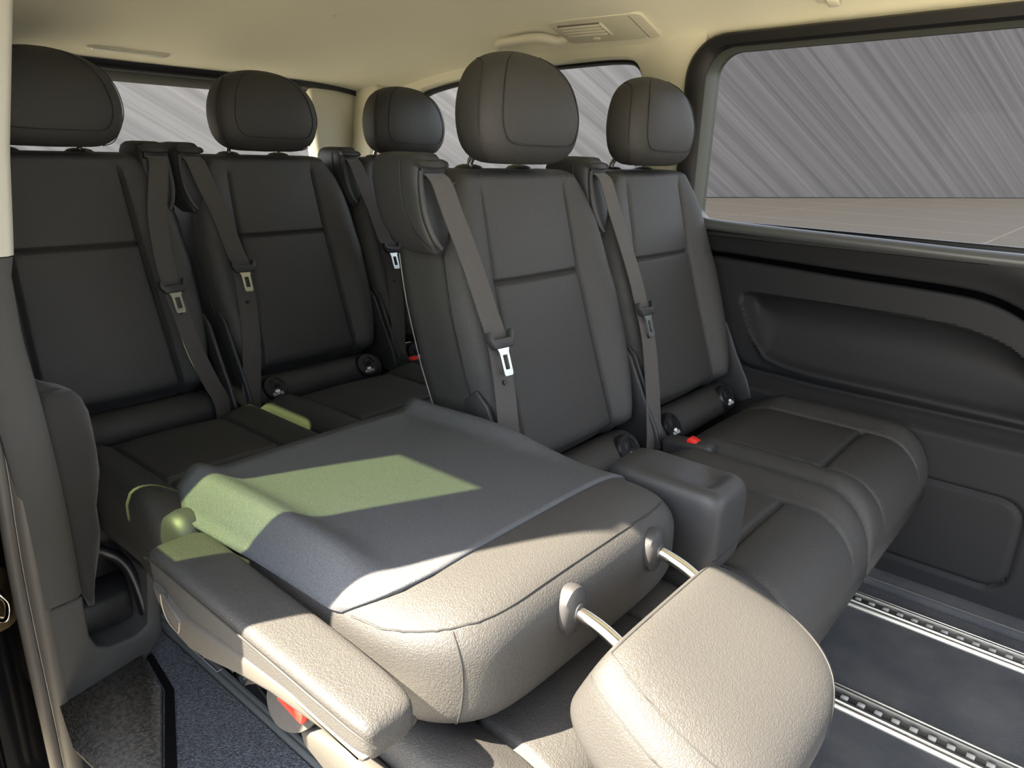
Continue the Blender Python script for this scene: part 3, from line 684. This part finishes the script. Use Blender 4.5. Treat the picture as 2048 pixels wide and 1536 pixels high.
def make_roll(parent):
    rings = []
    for y, f in ((-0.222, 0.55), (-0.218, 0.8), (-0.205, 0.95), (-0.19, 1), (0, 1.0), (0.19, 1), (0.205, 0.95), (0.218, 0.8), (0.222, 0.55)):
        rings.append([(0.155+0.050*f*math.cos(a), y, 0.392+0.045*f*math.sin(a)) for a in np.arange(20)/20*2*pi])
    return loft('rear_roll', rings, LEATHER, parent, sharp=0)
def make_hinge(parent, s):
    out = [(0.10, 0.40), (0.20, 0.38), (0.235, 0.40), (0.215, 0.45), (0.175, 0.52), (0.135, 0.60), (0.105, 0.625), (0.075, 0.60), (0.07, 0.50)]
    prism('hinge_cover', out, 'y', s*0.245-0.005, s*0.245+0.005, PLASTIC, parent, 0.004, 2)
def make_belt(sgn, name, loc, label, shift, zl=0.715, lap=0.0):
    t = thing(name, (loc[0], loc[1]+shift, 0), label, 'seat belt', 'seat belts hanging in front of the backrests')
    P = [(0.012, sgn*0.243, 1.000), (0.030, sgn*0.241, 0.985), (0.045, sgn*0.226, 0.93), (0.066, sgn*(0.207), 0.86), (0.098, sgn*0.196, 0.775), (0.126, sgn*0.195, zl), (0.150, sgn*0.200, 0.64), (0.176, sgn*0.212, 0.55), (0.200, sgn*0.232, 0.47), (0.215, sgn*0.247, 0.42), (0.220, sgn*0.250, 0.34)]
    sp = smooth_path(P, 5)
    wd = [np.array((0.0+0.25*min(1, i/45)*1.0, sgn*1.0*-1, 0.0)) for i in range(len(sp))]
    ribbon('webbing', sp, wd, 0.046, 0.0022, BELT, t)
    c = np.array(P[5]); tdir = np.array(P[6])-np.array(P[4]); tdir /= np.linalg.norm(tdir)
    yv = np.array((0, 1.0, 0)); yv -= tdir*(yv@tdir); yv /= np.linalg.norm(yv); nv = np.cross(yv, -tdir); nv /= np.linalg.norm(nv)
    if nv[0] < 0: nv = -nv
    Rm = Matrix((Vector(nv), Vector(yv), Vector(-tdir))).transposed()
    # latch: U-shaped plastic body and the steel tongue
    bm = bmesh.new()
    outl = [(-0.033, 0.018), (-0.026, 0.018), (-0.022, 0.004), (0.022, 0.004), (0.026, 0.018), (0.033, 0.018), (0.034, 0.002), (0.024, -0.014), (-0.024, -0.014), (-0.034, 0.002)]
    v0 = [bm.verts.new((0.004, y, z)) for y, z in outl]; v1 = [bm.verts.new((0.017, y*0.97, z)) for y, z in outl]
    bm.faces.new(v0); bm.faces.new(v1); n = len(outl)
    for i in range(n): bm.faces.new((v0[i], v0[(i+1) % n], v1[(i+1) % n], v1[i]))
    bmesh.ops.recalc_face_normals(bm, faces=bm.faces)
    bmesh.ops.bevel(bm, geom=list(bm.edges), offset=0.0025, segments=2, profile=0.5, affect='EDGES')
    for v in bm.verts: v.co = Rm @ v.co + Vector(c)
    lt_ = from_bm('latch_plate', bm, PLASTIC, t)
    outer = [(-0.017, -0.010), (0.017, -0.010), (0.012, -0.022), (0.0115, -0.060), (0.009, -0.064), (-0.009, -0.064), (-0.0115, -0.060), (-0.012, -0.022)]
    inner = [(-0.006, -0.026), (0.006, -0.026), (0.006, -0.030), (0.006, -0.050), (0.005, -0.053), (-0.005, -0.053), (-0.006, -0.050), (-0.006, -0.030)]
    rings = [[tuple(Rm @ Vector((x, y, z)) + Vector(c)) for y, z in L] for L, x in ((outer, 0.008), (outer, 0.0115), (inner, 0.0115), (inner, 0.008), (outer, 0.008))]
    loft('tongue', rings, STEEL, lt_, False, False, True, 30)
    bt = np.array(P[6])+(np.array(P[5])-np.array(P[6]))*0.05
    tube('stop_button', [Vector(bt)+Rm @ Vector((0.001, 0, 0)), Vector(bt)+Rm @ Vector((0.005, 0, 0))], 0.005, BLACKP, t, 10)
    return t
def make_buckle(parent):
    h = rbox('belt_buckle', (0.12, 0.045, 0.05), (0.30, -0.262, 0.415), PLASTIC, parent, 0.012, 3, RY(-6))
    rbox('release_button', (0.042, 0.030, 0.012), (0.318, -0.264, 0.437), RED, h, 0.004, 2, RY(14))

seatgroup = 'upright black leather passenger seats'
def build_seat(label, x, y, sgn, shift, anchors, buckle):
    t = thing('passenger_seat', (x, y, 0), label, 'seat', seatgroup)
    make_backrest(t); make_headrest(t); make_cushion(t); make_roll(t); make_base(t)
    make_hinge(t, 1); make_hinge(t, -1)
    tw = make_tower(t, sgn); tw.location.y = shift
    for a in anchors: make_anchor(t, a)
    if buckle: make_buckle(t)
    return t
def copy_seat(src, label, x, y, drop=(), shift=None):
    t = copy_tree(src); t.location = (x, y, 0); t['label'] = label
    for ch in list(t.children):
        nm = ch.name.split('.')[0]
        if nm in drop:
            for g2 in list(ch.children): bpy.data.objects.remove(g2)
            bpy.data.objects.remove(ch)
        elif nm == 'belt_outlet' and shift is not None: ch.location.y = shift
    return t
X2, X3 = 0.0, -0.91
s2m = build_seat('tall upright centre seat of the nearer row, behind the folded seat', X2, -0.002, -1, -0.022, (-0.155, 0.155), True)
s2l = copy_seat(s2m, 'upright window seat of the nearer row, beside the far side wall', X2, 0.511, (), -0.025)
s3m = copy_seat(s2m, 'upright middle seat of the rear row, seen above the folded backrest', X3, -0.003, ('belt_buckle',), 0.010)
s3l = copy_seat(s2m, 'rear row seat mostly hidden behind the tall centre seat', X3, 0.508, (), 0.0)
s3r = build_seat('upright seat of the rear row at the left photo edge', X3, -0.537, 1, -0.030, (), False)
for ch in list(s3r.children):
    nm = ch.name.split('.')[0]
    if nm == 'leg' and min(v.co.y for v in ch.data.vertices) < 0: bpy.data.objects.remove(ch); continue
    if nm in ('cushion', 'base_frame'): ch.scale.y = 0.84; ch.location.y = 0.042
for ch in list(s2m.children):
    if ch.name.split('.')[0] == 'belt_buckle':
        for g2 in list(ch.children): bpy.data.objects.remove(g2)
        bpy.data.objects.remove(ch)
make_belt(-1, 'seat_belt', (X2, -0.002), 'seat belt hanging across the tall centre seat, nearest bright tongue', -0.022)
make_belt(-1, 'seat_belt', (X2, 0.511), 'seat belt hanging at the window seat of the nearer row', -0.025, 0.70)
make_belt(-1, 'seat_belt', (X3, -0.003), 'seat belt hanging on the left side of the middle rear seat', 0.012, 0.73)
make_belt(-1, 'seat_belt', (X3, 0.508), 'farthest seat belt, left of the belt outlet on the tall seat', 0.0, 0.74)
make_belt(1, 'seat_belt', (X3, -0.537), 'seat belt hanging on the right side of the leftmost rear seat', -0.030, 0.70)

# ------------------------------------------------------------------ the folded seat
fd = thing('folded_seat', (0, 0, 0), 'folded seat in the foreground with its grained back shell facing up', 'seat')
FY = -0.520
cu = make_cushion(fd, 0.365); cu.location = (-0.06, FY, 0.0)
# folded backrest (leather), lofted from rear (hinge) to front
NB = 44
def fold_ring(x, top, bot, yl_, yr_, e=4.5):
    cy, hy = (yl_+yr_)/2, (yr_-yl_)/2; cz, hz = (top+bot)/2, (top-bot)/2; ring = []
    for a in np.arange(NB)/NB*2*pi:
        ca, sa = math.cos(a), math.sin(a)
        ring.append((x, cy+hy*math.copysign(abs(ca)**(2/e), ca), cz+hz*math.copysign(abs(sa)**(2/e), sa)))
    return ring
rings = []
for (x, top, bot, a_, b_) in ((0.02, 0.56, 0.44, -0.74, -0.28), (0.04, 0.575, 0.435, -0.755, -0.268), (0.15, 0.580, 0.43, -0.766, -0.262), (0.30, 0.582, 0.43, -0.770, -0.262),
                              (0.40, 0.586, 0.43, -0.770, -0.262), (0.45, 0.590, 0.432, -0.768, -0.264), (0.49, 0.590, 0.434, -0.758, -0.268), (0.515, 0.586, 0.437, -0.742, -0.275), (0.535, 0.577, 0.442, -0.722, -0.285), (0.548, 0.562, 0.452, -0.70, -0.30), (0.554, 0.54, 0.468, -0.67, -0.33)):
    rings.append(fold_ring(x, top, bot, a_, b_))
fb = loft('backrest', rings, LEATHER, fd, sharp=0)
sd = fb.modifiers.new('sub', 'SUBSURF'); sd.levels = 1; sd.render_levels = 2
# stitched seams
snap_tube('seam', [(0.40, -0.772, 0.560), (0.45, -0.768, 0.568), (0.492, -0.746, 0.575), (0.518, -0.715, 0.578), (0.535, -0.66, 0.5785), (0.5365, -0.50, 0.579), (0.536, -0.36, 0.579), (0.528, -0.30, 0.577)], 0.0012, fb)
snap_tube('seam', [(0.515, -0.7235, 0.574), (0.533, -0.727, 0.54), (0.538, -0.730, 0.50), (0.530, -0.729, 0.46), (0.52, -0.722, 0.441)], 0.0012, fb)
# plastic back shell with rolled side lips
rows = np.concatenate([np.linspace(-0.012, 0.36, 18), np.linspace(0.37, 0.442, 10)])
cols = np.concatenate([np.linspace(0, 0.18, 14), np.linspace(0.2, 0.8, 12), np.linspace(0.82, 1, 14)])
Vt = []
def shell_edges(x):
    yl2 = -0.775+0.022*sstep(0.06, -0.02, x)+0.004*sstep(0.05, 0.3, x); yr2 = -0.262-0.006*sstep(0.05, -0.02, x)
    # rounded lower left corner and slanting front edge
    return yl2, yr2
def front_x(tt): return 0.452 if True else 0
for x_ in rows:
    for c_ in cols:
        # front edge: rounded at the near (left) corner
        xr_ = x_
        u_ = c_
        yl2, yr2 = shell_edges(x_)
        fr = (x_-0.36)/(0.442-0.36)
        if fr > 0:
            k = 1-math.sqrt(max(0, 1-fr*fr)); yl2 = yl2+0.085*k
        y = yl2+(yr2-yl2)*u_
        # follows the leather backrest underneath, with rolled lips at both sides
        xl = min(max(x_, 0.05), 0.45)
        tp = np.interp(xl, [0.04, 0.15, 0.30, 0.40, 0.45], [0.575, 0.580, 0.582, 0.586, 0.590]); bt = 0.43
        q = min(abs((y+0.516)/0.2545), 0.985); zl_ = (tp+bt)/2+(tp-bt)/2*(1-q**4.5)**(1/4.5)
        dl_, dr_ = (y+0.775), (-0.262-y)
        lipl = 0.022*math.exp(-((dl_-0.050)/0.026)**2); lipr = 0.026*math.exp(-((dr_-0.036)/0.022)**2)
        z = max(zl_, 0.520)+0.004 + lipl*(1-sstep(0.28, 0.43, x_)*0.85) + lipr*(1-sstep(0.20, 0.40, x_))
        Vt.append((xr_, y, z))
Vt = np.array(Vt); nc = len(cols)
Ft = [(i*nc+j, (i+1)*nc+j, (i+1)*nc+j+1, i*nc+j+1) for i in range(len(rows)-1) for j in range(nc-1)]
sh = mk('back_shell', Vt, Ft, SHELL, fd, 0)
so_ = sh.modifiers.new('thick', 'SOLIDIFY'); so_.thickness = 0.007; so_.offset = -1.0
# post guides and chrome posts on the end of the backrest
for y, z in ((-0.565, 0.536), (-0.375, 0.533)):
    Rg = RY(90)
    loft('post_guide', [[Vector((0.548, y, z)) + Vector((h, r*0.86*math.cos(a), r*1.12*math.sin(a))) for a in np.arange(28)/28*2*pi] for r, h in ((0.027, -0.004), (0.0285, 0.004), (0.027, 0.011), (0.020, 0.0145), (0.012, 0.016), (0.011, 0.018))], PLASTIC, fd)
# folded headrest: the same pad, turned forward
Rh = Matrix.Rotation(math.radians(115), 3, 'Y')
def to_fold(p):
    q = Vector(p)-Vector((-0.02, 0, 1.016)); q.y *= 1.06; q.z *= 1.06
    return Rh @ q + Vector((0.612, -0.500, 0.508))
N = 64
FA = [0.112, 0.128, 0.138, 0.147, 0.153, 0.155, 0.153, 0.147, 0.136, 0.118, 0.092, 0.060, 0.016]
FB = [0.046, 0.058, 0.065, 0.069, 0.071, 0.071, 0.069, 0.064, 0.057, 0.048, 0.036, 0.023, 0.008]
def f_pt(i, a, n_=4.0):
    ca, sa = math.cos(a), math.sin(a)
    return np.array((HX[i]+FB[i]*math.copysign(abs(ca)**(2/n_), ca), FA[i]*math.copysign(abs(sa)**(2/n_), sa), HZ[i]))
rings = [[to_fold(f_pt(i, 2*pi*k/N)) for k in range(N)] for i in range(len(HZ))]
hr = loft('headrest', rings, LEATHER, fd, sharp=0)
sd = hr.modifiers.new('sub', 'SUBSURF'); sd.levels = 1; sd.render_levels = 2
for s in (1, -1):
    snap_tube('seam', [to_fold(f_pt(i, s*math.radians(a))) for i, a in ((1, 135), (3, 137), (5, 138), (7, 139), (9, 143), (11, 155))], 0.0011, hr)
    snap_tube('seam', [to_fold(f_pt(i, s*math.radians(a))) for i, a in ((1, 100), (3, 105), (5, 106), (7, 104), (8, 98), (9, 88))], 0.0011, hr)
snap_tube('seam', [to_fold(f_pt(1, math.radians(a))) for a in np.linspace(135, 225, 12)], 0.0011, hr)
for y, z in ((-0.565, 0.536), (-0.375, 0.533)):
    tube('headrest_post', smooth_path([(0.545, y, z), (0.575, y+0.001, z-0.002), (0.605, y+0.004, z-0.012), (0.65, y+0.008, z-0.036)], 6), 0.0085, CHROME, hr, 14)
# belt outlet cover on the far corner of the folded backrest
prs = []
for x, f in ((0.40, 0.8), (0.41, 0.95), (0.44, 1.0), (0.50, 1.0), (0.515, 1.0), (0.53, 1.0), (0.545, 1.0), (0.558, 1.0), (0.570, 1.0), (0.580, 0.975), (0.588, 0.92), (0.593, 0.83), (0.5955, 0.7)):
    ring = []
    for a in np.arange(48)/48*2*pi:
        ca, sa = math.cos(a), math.sin(a); e = 2/6
        y = 0.057*f*math.copysign(abs(ca)**e, ca); z = 0.073*f*math.copysign(abs(sa)**e, sa)
        if z > 0.05: z -= 0.016*math.exp(-((x-0.548)/0.020)**2)*max(0, 1-(abs(y-0.004)/0.040)**4)
        ring.append((x-0.10*max(0, -0.02-z)*(x > 0.57), -0.212+y, 0.512+z))
    prs.append(ring)
bo = loft('belt_outlet', prs, PLASTIC, fd, sharp=0)
snap_tube('cover_seam', [(0.596, -0.262, 0.478), (0.596, -0.235, 0.477), (0.596, -0.19, 0.479), (0.594, -0.165, 0.484), (0.57, -0.155, 0.49)], 0.0011, bo)
# armrest on the door side
ar = []
for (x, zt, zb, yo, yi) in ((0.085, 0.538, 0.515, -0.838, -0.785), (0.095, 0.550, 0.50, -0.845, -0.776), (0.115, 0.555, 0.492, -0.849, -0.772), (0.16, 0.556, 0.486, -0.851, -0.773), (0.25, 0.5555, 0.488, -0.852, -0.777), (0.35, 0.554, 0.503, -0.853, -0.780),
                            (0.45, 0.552, 0.510, -0.854, -0.784), (0.51, 0.550, 0.508, -0.854, -0.788), (0.53, 0.546, 0.506, -0.851, -0.792), (0.538, 0.538, 0.510, -0.846, -0.797)):
    ar.append(fold_ring(x, zt, zb, yo, yi, 5.5))
am = loft('armrest', ar, LEATHER, fd, sharp=0)
sd = am.modifiers.new('sub', 'SUBSURF'); sd.levels = 1; sd.render_levels = 1
tube('seam', smooth_path([(0.092, -0.848, 0.535), (0.115, -0.8515, 0.5435), (0.25, -0.8545, 0.545), (0.40, -0.8555, 0.543), (0.50, -0.856, 0.540), (0.530, -0.853, 0.536), (0.541, -0.846, 0.528)], 6), 0.0014, THREAD, am, 6)
TAUPE = mat('taupe_shield', (0.050, 0.047, 0.043), 0.5, bump=('noise', 900, 0.2, 0.0003))
THIN = mat('tab_outline', (0.16, 0.14, 0.11), 0.4)
under = [(0.112, 0.514), (0.127, 0.490), (0.150, 0.476), (0.172, 0.462), (0.200, 0.459), (0.24, 0.465), (0.31, 0.484), (0.38, 0.498), (0.47, 0.507), (0.53, 0.507), (0.535, 0.516), (0.42, 0.524), (0.30, 0.515), (0.20, 0.503), (0.15, 0.512)]
prism('armrest_cover', under, 'y', -0.855, -0.785, TAUPE, am, 0.006, 2)
cp = [(0.148, 0.513), (0.150, 0.494), (0.159, 0.482), (0.171, 0.477), (0.181, 0.476), (0.187, 0.478), (0.192, 0.494)]
prism('release_tab', cp, 'y', -0.8575, -0.850, TAUPE, am, 0.002, 2)
tube('tab_rim', smooth_path([(x, -0.8578, z) for x, z in cp], 4), 0.0009, THIN, am, 6)
loft('armrest_pivot', [[(0.045+r*math.cos(a), y, 0.515+r*math.sin(a)) for a in np.arange(24)/24*2*pi] for r, y in ((0.040, -0.73), (0.042, -0.775), (0.038, -0.79), (0.025, -0.797))], PLASTIC, fd)
# buckle, its sleeve, the side shield and the black sub-frame under the cushion
bk = ribbon('buckle_sleeve', smooth_path([(0.288, -0.775, 0.450), (0.293, -0.798, 0.420), (0.318, -0.806, 0.402), (0.345, -0.800, 0.405), (0.358, -0.785, 0.425)], 5), (0, 0.5, 0.9), 0.024, 0.007, mat('grey_webbing', (0.045, 0.042, 0.04), 0.8, bump=('weave', 220, 0.6, 0.0008)), fd)
bb = rbox('belt_buckle', (0.07, 0.022, 0.045), (0.345, -0.785, 0.432), BLACKP, fd, 0.005)
rbox('release_button', (0.05, 0.010, 0.018), (0.335, -0.803, 0.424), RED, bb, 0.003, 2, RY(10))
prism('side_shield', [(0.335, 0.395), (0.42, 0.408), (0.66, 0.400), (0.68, 0.345), (0.52, 0.345), (0.40, 0.352), (0.345, 0.368)], 'y', -0.80, -0.772, TAUPE, fd, 0.008, 2)
sb = []
prism('sub_frame', [(-0.25, 0.03), (0.62, 0.03), (0.62, 0.10), (0.50, 0.28), (-0.05, 0.30), (-0.28, 0.20)], 'y', -0.56, -0.50, BLACKP, fd, 0.01, 2)
for x in (-0.16, 0.05, 0.42):
    prism('leg', [(x-0.06, 0.012), (x+0.06, 0.012), (x+0.04, 0.06), (x+0.03, 0.29), (x-0.03, 0.29)], 'y', -0.592, -0.562, BLACKP, fd, 0.004, 1)
tube('locking_bolt', [(-0.17, -0.592, 0.05), (-0.17, -0.605, 0.05)], 0.010, CHROME, fd, 8)
tube('locking_lever', smooth_path([(-0.12, -0.60, 0.06), (-0.05, -0.602, 0.04), (0.0, -0.600, 0.035)], 5), 0.008, BLACKP, fd, 8)
rbox('base_frame', (0.46, 0.40, 0.07), (0.36, FY, 0.325), BLACKP, fd, 0.008)

# ------------------------------------------------------------------ fabric cover beside the rear row
bx = thing('belt_reel_cover', (-0.50, -0.752, 0), 'loose black mesh fabric cover standing behind the left pillar trim', 'cover')
rings = []
for z, w, dx in ((0.16, 0.004, 0.0), (0.185, 0.010, 0.0), (0.22, 0.024, 0.003), (0.27, 0.036, -0.003), (0.31, 0.042, 0.003), (0.355, 0.047, -0.001), (0.42, 0.055, 0.004), (0.47, 0.060, 0.002), (0.51, 0.061, 0.0), (0.545, 0.056, -0.003), (0.575, 0.046, -0.006), (0.592, 0.034, -0.012), (0.598, 0.015, -0.014)):
    rings.append([(dx+0.05*math.copysign(abs(math.cos(a))**0.6, math.cos(a)), w*math.copysign(abs(math.sin(a))**0.6, math.sin(a))*1.0+0.003*math.sin(3*a+z*40), z) for a in np.arange(32)/32*2*pi])
loft('fabric_cover', rings, FABRIC, bx, sharp=0)
prism('flap', [(-0.03, 0.59), (0.043, 0.583), (0.0, 0.61), (-0.03, 0.63)], 'x', -0.01, 0.02, FABRIC, bx, 0.003, 1)

# ------------------------------------------------------------------ headliner fittings
def ceil_frame(x, y):
    e = 0.01; z = float(zceil(np.array(x), np.array(y)))
    tx = Vector((e, 0, float(zceil(np.array(x+e), np.array(y)))-z)).normalized(); ty = Vector((0, e, float(zceil(np.array(x), np.array(y+e)))-z)).normalized()
    nn = ty.cross(tx).normalized()     # pointing down into the cabin
    return Vector((x, y, z)), tx, ty, nn
def place_on_ceiling(o, x, y):
    p, tx, ty, nn = ceil_frame(x, y); a = -tx; b2 = nn.cross(a)     # local x = rearward, y = outboard, z = down
    o.matrix_world = Matrix.Translation(p) @ Matrix((a, b2, nn)).transposed().to_4x4()
# air vent panel: local x = forward, y = lateral, z = down into the cabin
av = thing('ceiling_vent', (0, 0, 0), 'beige ceiling vent panel with louvre slats above the quarter window', 'vent')
outl = rrect(-0.155, 0.155, -0.068, 0.068, (0.02, 0.02, 0.02, 0.02), 5)
prism('bezel', outl, 'z', -0.004, 0.007, BEIGE, av, 0.003, 2)
rbox('recess', (0.142, 0.066, 0.004), (0.058, -0.010, 0.0072), BEIGED, av, 0.001, 1)
for k in range(4):
    rbox('slat', (0.138, 0.0090, 0.004), (0.058, -0.034+k*0.0160, 0.010), BEIGE, av, 0.0012, 1, RX(25))
rbox('slat_end', (0.008, 0.070, 0.008), (-0.018, -0.010, 0.010), BEIGE, av, 0.002, 1)
loft('thumb_knob', [[(0.045+r*math.cos(a), 0.043+r*0.6*math.sin(a), h) for a in np.arange(16)/16*2*pi] for r, h in ((0.013, 0.006), (0.012, 0.012), (0.004, 0.014))], BEIGE, av)
tube('panel_line', [(-0.118, -0.062, 0.0075), (-0.118, 0.062, 0.0075)], 0.0008, BEIGED, av, 6)
place_on_ceiling(av, -0.30, 0.683)
gh = thing('grab_handle', (0, 0, 0), 'beige curved grab handle on the headliner beside the vent panel', 'handle')
tube('grip', smooth_path([(-0.112, 0.044, 0.006), (-0.106, 0.020, 0.020), (-0.085, -0.016, 0.026), (-0.05, -0.030, 0.028), (0.05, -0.030, 0.028), (0.085, -0.016, 0.026), (0.106, 0.020, 0.020), (0.112, 0.044, 0.006)], 6), 0.0135, BEIGE, gh, 12)
prism('base_plate', rrect(-0.130, 0.130, -0.050, 0.058, 0.035, 5), 'z', -0.003, 0.002, HEADL, gh, 0.001, 1)
for x in (-0.110, 0.110): rbox('foot', (0.030, 0.03, 0.014), (x, 0.040, 0.004), BEIGE, gh, 0.005, 2)
place_on_ceiling(gh, -0.575, 0.676)
ls = thing('rear_courtesy_lamp', (0, 0, 0), 'slim pale lamp strip in the headliner above the rear window', 'lamp')
prism('housing', rrect(-0.014, 0.014, -0.115, 0.115, 0.012, 5), 'z', -0.003, 0.004, BEIGE, ls, 0.0015, 1)
prism('lens', rrect(-0.009, 0.009, -0.10, 0.10, 0.008, 5), 'z', 0.003, 0.007, LENS, ls, 0.0015, 1)
place_on_ceiling(ls, -1.35, -0.16)
dl = thing('dome_lamp', (0, 0, 0), 'dome lamp edge peeking in at the top of the frame', 'lamp')
prism('housing', rrect(-0.05, 0.05, -0.075, 0.075, 0.02, 5), 'z', -0.003, 0.010, BEIGE, dl, 0.003, 2)
prism('lens', rrect(-0.035, 0.035, -0.06, 0.06, 0.015, 5), 'z', 0.009, 0.014, LENS, dl, 0.002, 2)
rbox('switch', (0.02, 0.03, 0.006), (0.0, 0.0, 0.015), BLACKP, dl, 0.002, 1)
place_on_ceiling(dl, -0.78, -0.10)
for (x, y, lb) in ((-0.93, 0.24, 'small round headliner clip in the middle of the ceiling'), (-0.19, 0.745, 'small round headliner clip near the vent, above the quarter window')):
    c_ = loft('headliner_clip', [[(r*math.cos(a), r*math.sin(a), h) for a in np.arange(14)/14*2*pi] for r, h in ((0.010, -0.001), (0.010, 0.003), (0.006, 0.005), (0.001, 0.0055))], mat('clip_plastic', (0.72, 0.69, 0.60), 0.4))
    tag(c_, lb, 'clip', 'headliner clips'); place_on_ceiling(c_, x, y)
hk = thing('coat_hook', (0, 0, 0), 'beige coat hook on the headliner above the big side window', 'hook')
prism('hook_plate', rrect(-0.035, 0.035, -0.03, 0.012, 0.012, 5), 'z', -0.002, 0.006, BEIGE, hk, 0.002, 2)
rbox('hook_tab', (0.026, 0.028, 0.012), (-0.006, 0.006, 0.010), BEIGE, hk, 0.004, 2)
place_on_ceiling(hk, 0.30, 0.72)
